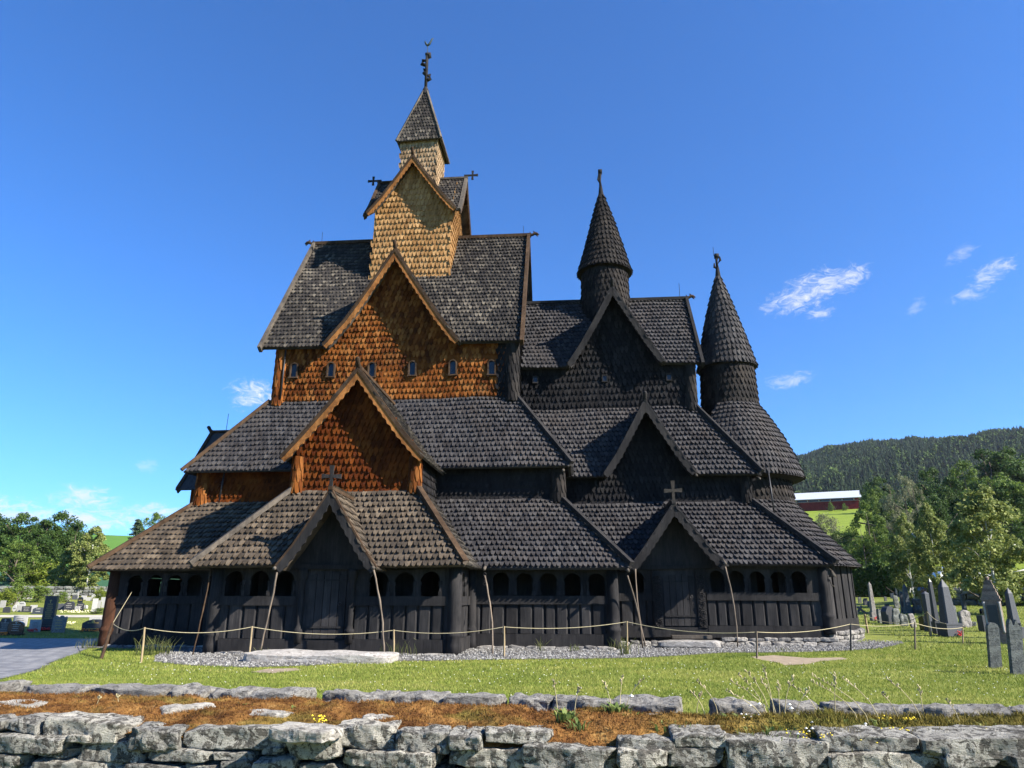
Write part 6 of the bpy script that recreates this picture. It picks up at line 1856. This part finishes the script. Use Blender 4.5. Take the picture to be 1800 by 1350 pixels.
mb = MB(); mb.add([(0, 0, 5), (0, 9, 5), (0, 4.5, 7.6), (-LB, 0, 5), (-LB, 9, 5), (-LB, 4.5, 7.6)], [(0, 1, 2), (5, 4, 3)]); mb.build('gable', M['barnred'], barn, False, True)
mb = MB(); mb.slab([(-LB - .6, -.9, 4.6), (.8, -.9, 4.6), (.8, 4.5, 7.75), (-LB - .6, 4.5, 7.75)], .2); mb.slab([(.8, 9.9, 4.6), (-LB - .6, 9.9, 4.6), (-LB - .6, 4.5, 7.75), (.8, 4.5, 7.75)], .2); mb.build('roof', M['barnroof'], barn, False, True)
for k in range(10):
    mb = MB(); mb.box((-3 - k * 3.4, -.03, 4.05), (2.7, .08, .55)); w_ = mb.build('window', M['granite_black'], barn, False, True)
mb = MB()
for k in range(11): mb.box((-1.4 - k * 3.4, -.06, 4.05), (.35, .14, .6))
mb.box((-LB/2, -.05, 3.65), (LB, .1, .12)); mb.build('window_trim', M['stone_pale'], barn, False, True)

# ------------------------------------------------------------------ wooded hill, far ridge
def ridge_tab(px): 
    o = []
    for x, y in px:
        d = ray(x, y); o.append((math.degrees(math.atan2(d[0], d[1])), d[2] / math.hypot(d[0], d[1])))
    return o
RT = [(-4, .05), (8, .12)] + ridge_tab([(1392, 806), (1450, 789), (1520, 777), (1600, 773), (1700, 767), (1800, 756)]) + [(40, .20), (60, .16), (85, .05)]
def hill_z(az, r):
    top = interp(RT, az) * 1120 - 9
    f = smooth(400, 1150, r) * .55 + .45 * min(1, max(0, (r - 400) / 720))
    zz = 39 + (top - 39) * min(1, f)
    q = Vector((az * .35, r * .006, 0)); zz += 9 * fbm(q, 3) * smooth(420, 600, r) * (1 - smooth(950, 1120, r) * .7)
    if r > 1120: zz = top - (r - 1120) * .12
    return zz
hv, hf = [], []
azs = np.linspace(-4, 85, 180); rs = np.linspace(395, 1700, 60)
for r_ in rs:
    for az in azs:
        hv.append((r_ * math.sin(R(az)), r_ * math.cos(R(az)), hill_z(az, r_) - (3 if r_ < 400 else 0)))
nA = len(azs)
hf = [(i*nA+k, i*nA+k+1, (i+1)*nA+k+1, (i+1)*nA+k) for i in range(len(rs)-1) for k in range(nA-1)]
M['forestfloor'] = plain_mat('forest floor', (.020,.032,.014), .95, .4, .05)
hb = MB(); hb.add(hv, hf); tag(hb.build('hill', M['forestfloor'], None, True), kind='structure')
# conifers and scattered birches on the hill
fr = np.random.default_rng(21)
def tiers(k, sides, h, w, lo):
    V, Fc = [], []
    for t in range(k):
        z0 = lo + (h - lo) * t / k * .92; z1 = min(h, z0 + (h - lo) * (1.35 / k)); rr0 = w * (1 - t / (k + .25))
        b = len(V)
        for s in range(sides): V.append((rr0 * math.cos(2*math.pi*(s + .5*t)/sides), rr0 * math.sin(2*math.pi*(s + .5*t)/sides), z0))
        V.append((0, 0, z1))
        for s in range(sides): Fc.append((b + s, b + (s+1) % sides, b + sides))
    return np.array(V), Fc
cv_, cf = tiers(4, 6, 1.0, .30, .05)
n = 15000
az = fr.uniform(9, 44, n); rr1 = np.sqrt(fr.uniform(415**2, 1150**2, n))
hz = np.array([hill_z(a_, b_) for a_, b_ in zip(az, rr1)])
cl_ = np.array([mnoise.noise(Vector((a_ * .9, b_ * .012, 4))) for a_, b_ in zip(az, rr1)])
H = fr.uniform(8, 13.5, n) * (1 + .25 * cl_)
base = np.stack([rr1 * np.sin(np.radians(az)), rr1 * np.cos(np.radians(az)), hz - .5], 1)
decid = (cl_ + fr.normal(0, .25, n)) > .30
def inst_trees(tv, tf, sel, wid):
    k = sel.sum(); a_ = fr.uniform(0, 6.28, k); c_, s_ = np.cos(a_)[:, None], np.sin(a_)[:, None]
    hh_ = H[sel][:, None]; jit = fr.normal(1, .16, (k, len(tv), 3)); jit[:, :, 2] = 1 + (jit[:, :, 2] - 1) * .3
    t_ = tv[None] * jit
    x = (t_[:,:,0] * c_ - t_[:,:,1] * s_) * hh_ * wid; y = (t_[:,:,0] * s_ + t_[:,:,1] * c_) * hh_ * wid; z = t_[:,:,2] * hh_
    return np.stack([x, y, z], 2) + base[sel][:, None]
M['conifer'] = leaf_mat('hill conifers', (.011,.020,.011), (.021,.034,.018), (.036,.050,.024), 0.0, 0.0)
M['hillbirch'] = leaf_mat('hill broadleaves', (.030,.055,.018), (.055,.085,.026), (.10,.135,.04), 0.0, 0.0)
fb = MB(); fb.inst(inst_trees(cv_, cf, ~decid, 1.0), cf)
tag(fb.build('conifer_forest', M['conifer']), 'dense dark conifer forest covering the hill', 'forest', kind='stuff')
# leafy crowns: rough ball of loose faces
bv = []
r = np.random.default_rng(8)
for k in range(46):
    v = r.normal(0, 1, 3); v /= np.linalg.norm(v); c_ = v * np.array((.26, .26, .40)) * r.uniform(.65, 1.05) + (0, 0, .52)
    u = r.normal(0, 1, 3); u /= np.linalg.norm(u); w_ = np.cross(u, v + r.normal(0, .4, 3)); w_ /= np.linalg.norm(w_)
    bv += [c_ - u*.11, c_ + w_*.11, c_ + u*.11]
bv = np.array(bv); bf = [(3*i, 3*i+1, 3*i+2) for i in range(46)]
fb = MB(); fb.inst(inst_trees(bv, bf, decid, 1.0), bf)
tag(fb.build('broadleaf_forest', M['hillbirch']), 'lighter broadleaf trees scattered through the hill forest', 'forest', kind='stuff')
# far ridge on the left
FT = [(-70, .045), (-45, .05)] + ridge_tab([(-100, 925), (60, 928), (150, 936), (170, 941), (190, 946), (216, 950), (300, 957), (420, 965)]) + [(-8, .02), (8, .01)]
hv = []
azs = np.linspace(-70, 8, 160); rs = [2300, 2500, 2800, 3100, 3400]
fs_ = [.0, .35, .75, 1.0, .8]
for r_, f in zip(rs, fs_):
    for az in azs:
        top = interp(FT, az) * 3100 + 14 * mnoise.noise(Vector((az * 1.1, 3, 0))) + 5 * mnoise.noise(Vector((az * 6, 1, 0)))
        hv.append((r_ * math.sin(R(az)), r_ * math.cos(R(az)), 15 + (top - 15) * f))
nA = len(azs)
hb = MB(); hb.add(hv, [(i*nA+k, i*nA+k+1, (i+1)*nA+k+1, (i+1)*nA+k) for i in range(len(rs)-1) for k in range(nA-1)])
M['ridge'] = plain_mat('far wooded ridge', (.045,.065,.050), .95, .5, .02)
tag(hb.build('far_hill', M['ridge'], None, True), kind='structure')
# ------------------------------------------------------------------ sky and sun
SUN_DIR = Vector((2.6, -1.0, 1.95)).normalized()
w = bpy.data.worlds.new("World"); scene.world = w; w.use_nodes = True
wt = w.node_tree; wt.nodes.clear(); N = NT(wt)
sky = N.n('ShaderNodeTexSky'); sky.sky_type = 'NISHITA'; sky.sun_disc = False
sky.sun_elevation = math.asin(SUN_DIR.z); sky.sun_rotation = math.atan2(SUN_DIR.x, SUN_DIR.y)
sky.altitude = 200; sky.air_density = 1.0; sky.dust_density = 0.2; sky.ozone_density = 3.0
hs = N.n('ShaderNodeHueSaturation'); hs.inputs['Saturation'].default_value = 1.05; N.l(sky.outputs[0], hs.inputs['Color'])
col = N.mix(1.0, hs.outputs[0], (.41, .93, 1.52), 'MULTIPLY')
tc = N.n('ShaderNodeTexCoord').outputs['Generated']
def cloud(px, py, sx, sy, dens, tilt=0.0, seed=0.0, fine=55):
    """soft cloud in the direction of a bearing, sizes in radians"""
    d = Vector(ray(px, py)).normalized(); r_ = d.cross(Vector((0, 0, 1))).normalized(); u = r_.cross(d)
    r2 = r_ * math.cos(tilt) + u * math.sin(tilt); u2 = u * math.cos(tilt) - r_ * math.sin(tilt)
    def dot(v):
        n_ = N.n('ShaderNodeVectorMath', operation='DOT_PRODUCT'); N.l(tc, n_.inputs[0]); n_.inputs[1].default_value = v; return n_.outputs['Value']
    a = N.math('DIVIDE', dot(r2), sx * 1.25); b = N.math('DIVIDE', dot(u2), sy * 1.35)
    q = N.math('ADD', N.math('MULTIPLY', a, a), N.math('MULTIPLY', b, b))
    front = N.math('GREATER_THAN', dot(d), .5)
    m_ = N.math('MULTIPLY', N.range(q, 0.0, 1.0, 1, 0), front)
    mp = N.n('ShaderNodeMapping'); N.l(tc, mp.inputs['Vector']); mp.inputs['Location'].default_value = (seed, seed * .7, 0); mp.inputs['Scale'].default_value = (1, 1, 2.1); mp.inputs['Rotation'].default_value = (0, .35, 0)
    nz = N.noise(mp.outputs['Vector'], fine, 8, .68, 1.2)
    e = N.math('SUBTRACT', N.math('ADD', N.math('MULTIPLY', m_, .75), nz), .80)
    return N.math('MULTIPLY', N.math('MULTIPLY', N.range(e, .20, .66, 0, 1, True), N.range(m_, 0, .25)), dens)
cov = None
for c_ in ((1420, 512, .085, .030, .95, .28, 1.0), (1492, 490, .040, .020, .9, .3, 2.0), (1440, 550, .030, .013, .7, .1, 3.0), (1745, 480, .042, .017, .75, .35, 4.0), (1705, 517, .036, .013, .5, .2, 5.0), (1385, 668, .05, .014, .55, .1, 6.0), (1610, 540, .02, .012, .3, .7, 7.0), (1690, 445, .03, .012, .35, .4, 8.0), (447, 692, .050, .028, 1.0, .05, 9.0), (145, 874, .055, .022, 1.0, -.05, 10.0), (165, 912, .080, .021, 1.0, .0, 11.0), (275, 900, .065, .016, 1.0, .0, 12.0), (30, 902, .07, .024, 1.0, .0, 13.0), (258, 818, .02, .012, .35, 0, 14.0), (400, 905, .06, .012, .5, 0, 16.0)):
    k_ = cloud(*c_)
    cov = k_ if cov is None else N.math('MAXIMUM', cov, k_)
shade = N.noise(tc, 30, 4, .6)
SKY_S = 0.058
ccol = N.mix(shade, (.74 / SKY_S * .40, .80 / SKY_S * .40, .90 / SKY_S * .40), (1.0 / SKY_S * .40, 1.0 / SKY_S * .40, 1.0 / SKY_S * .40))
col = N.mix(cov, col, ccol)
bg = N.n('ShaderNodeBackground'); bg.inputs['Strength'].default_value = SKY_S
N.l(col, bg.inputs['Color'])
N.l(bg.outputs[0], N.n('ShaderNodeOutputWorld').inputs['Surface'])
sd = bpy.data.lights.new('sun', 'SUN'); sd.energy = 5.0; sd.angle = R(.5); sd.color = (1, .94, .84)
so_ = bpy.data.objects.new('sun', sd); COL.objects.link(so_)
so_.rotation_euler = (-SUN_DIR).to_track_quat('-Z', 'Y').to_euler()
so_.location = SUN_DIR * 100
scene.view_settings.view_transform = 'Standard'; scene.view_settings.look = 'None'
scene.view_settings.exposure = 1.5; scene.view_settings.gamma = 1; scene.view_settings.use_curve_mapping = False

# thin summer air between here and the far ridges
hz_ = MB(); hz_.box((-300, 1650, 210), (7600, 4300, 440))
m, nt = newmat('air'); N = NT(nt)
pv = N.n('ShaderNodeVolumePrincipled'); pv.inputs['Color'].default_value = (.80, .88, 1, 1); pv.inputs['Density'].default_value = .00006; pv.inputs['Anisotropy'].default_value = .2
N.l(pv.outputs[0], N.n('ShaderNodeOutputMaterial').inputs['Volume'])
hz = hz_.build('haze', m); tag(hz, 'thin blue summer haze', 'haze', kind='stuff')
scene.cycles.volume_bounces = 0
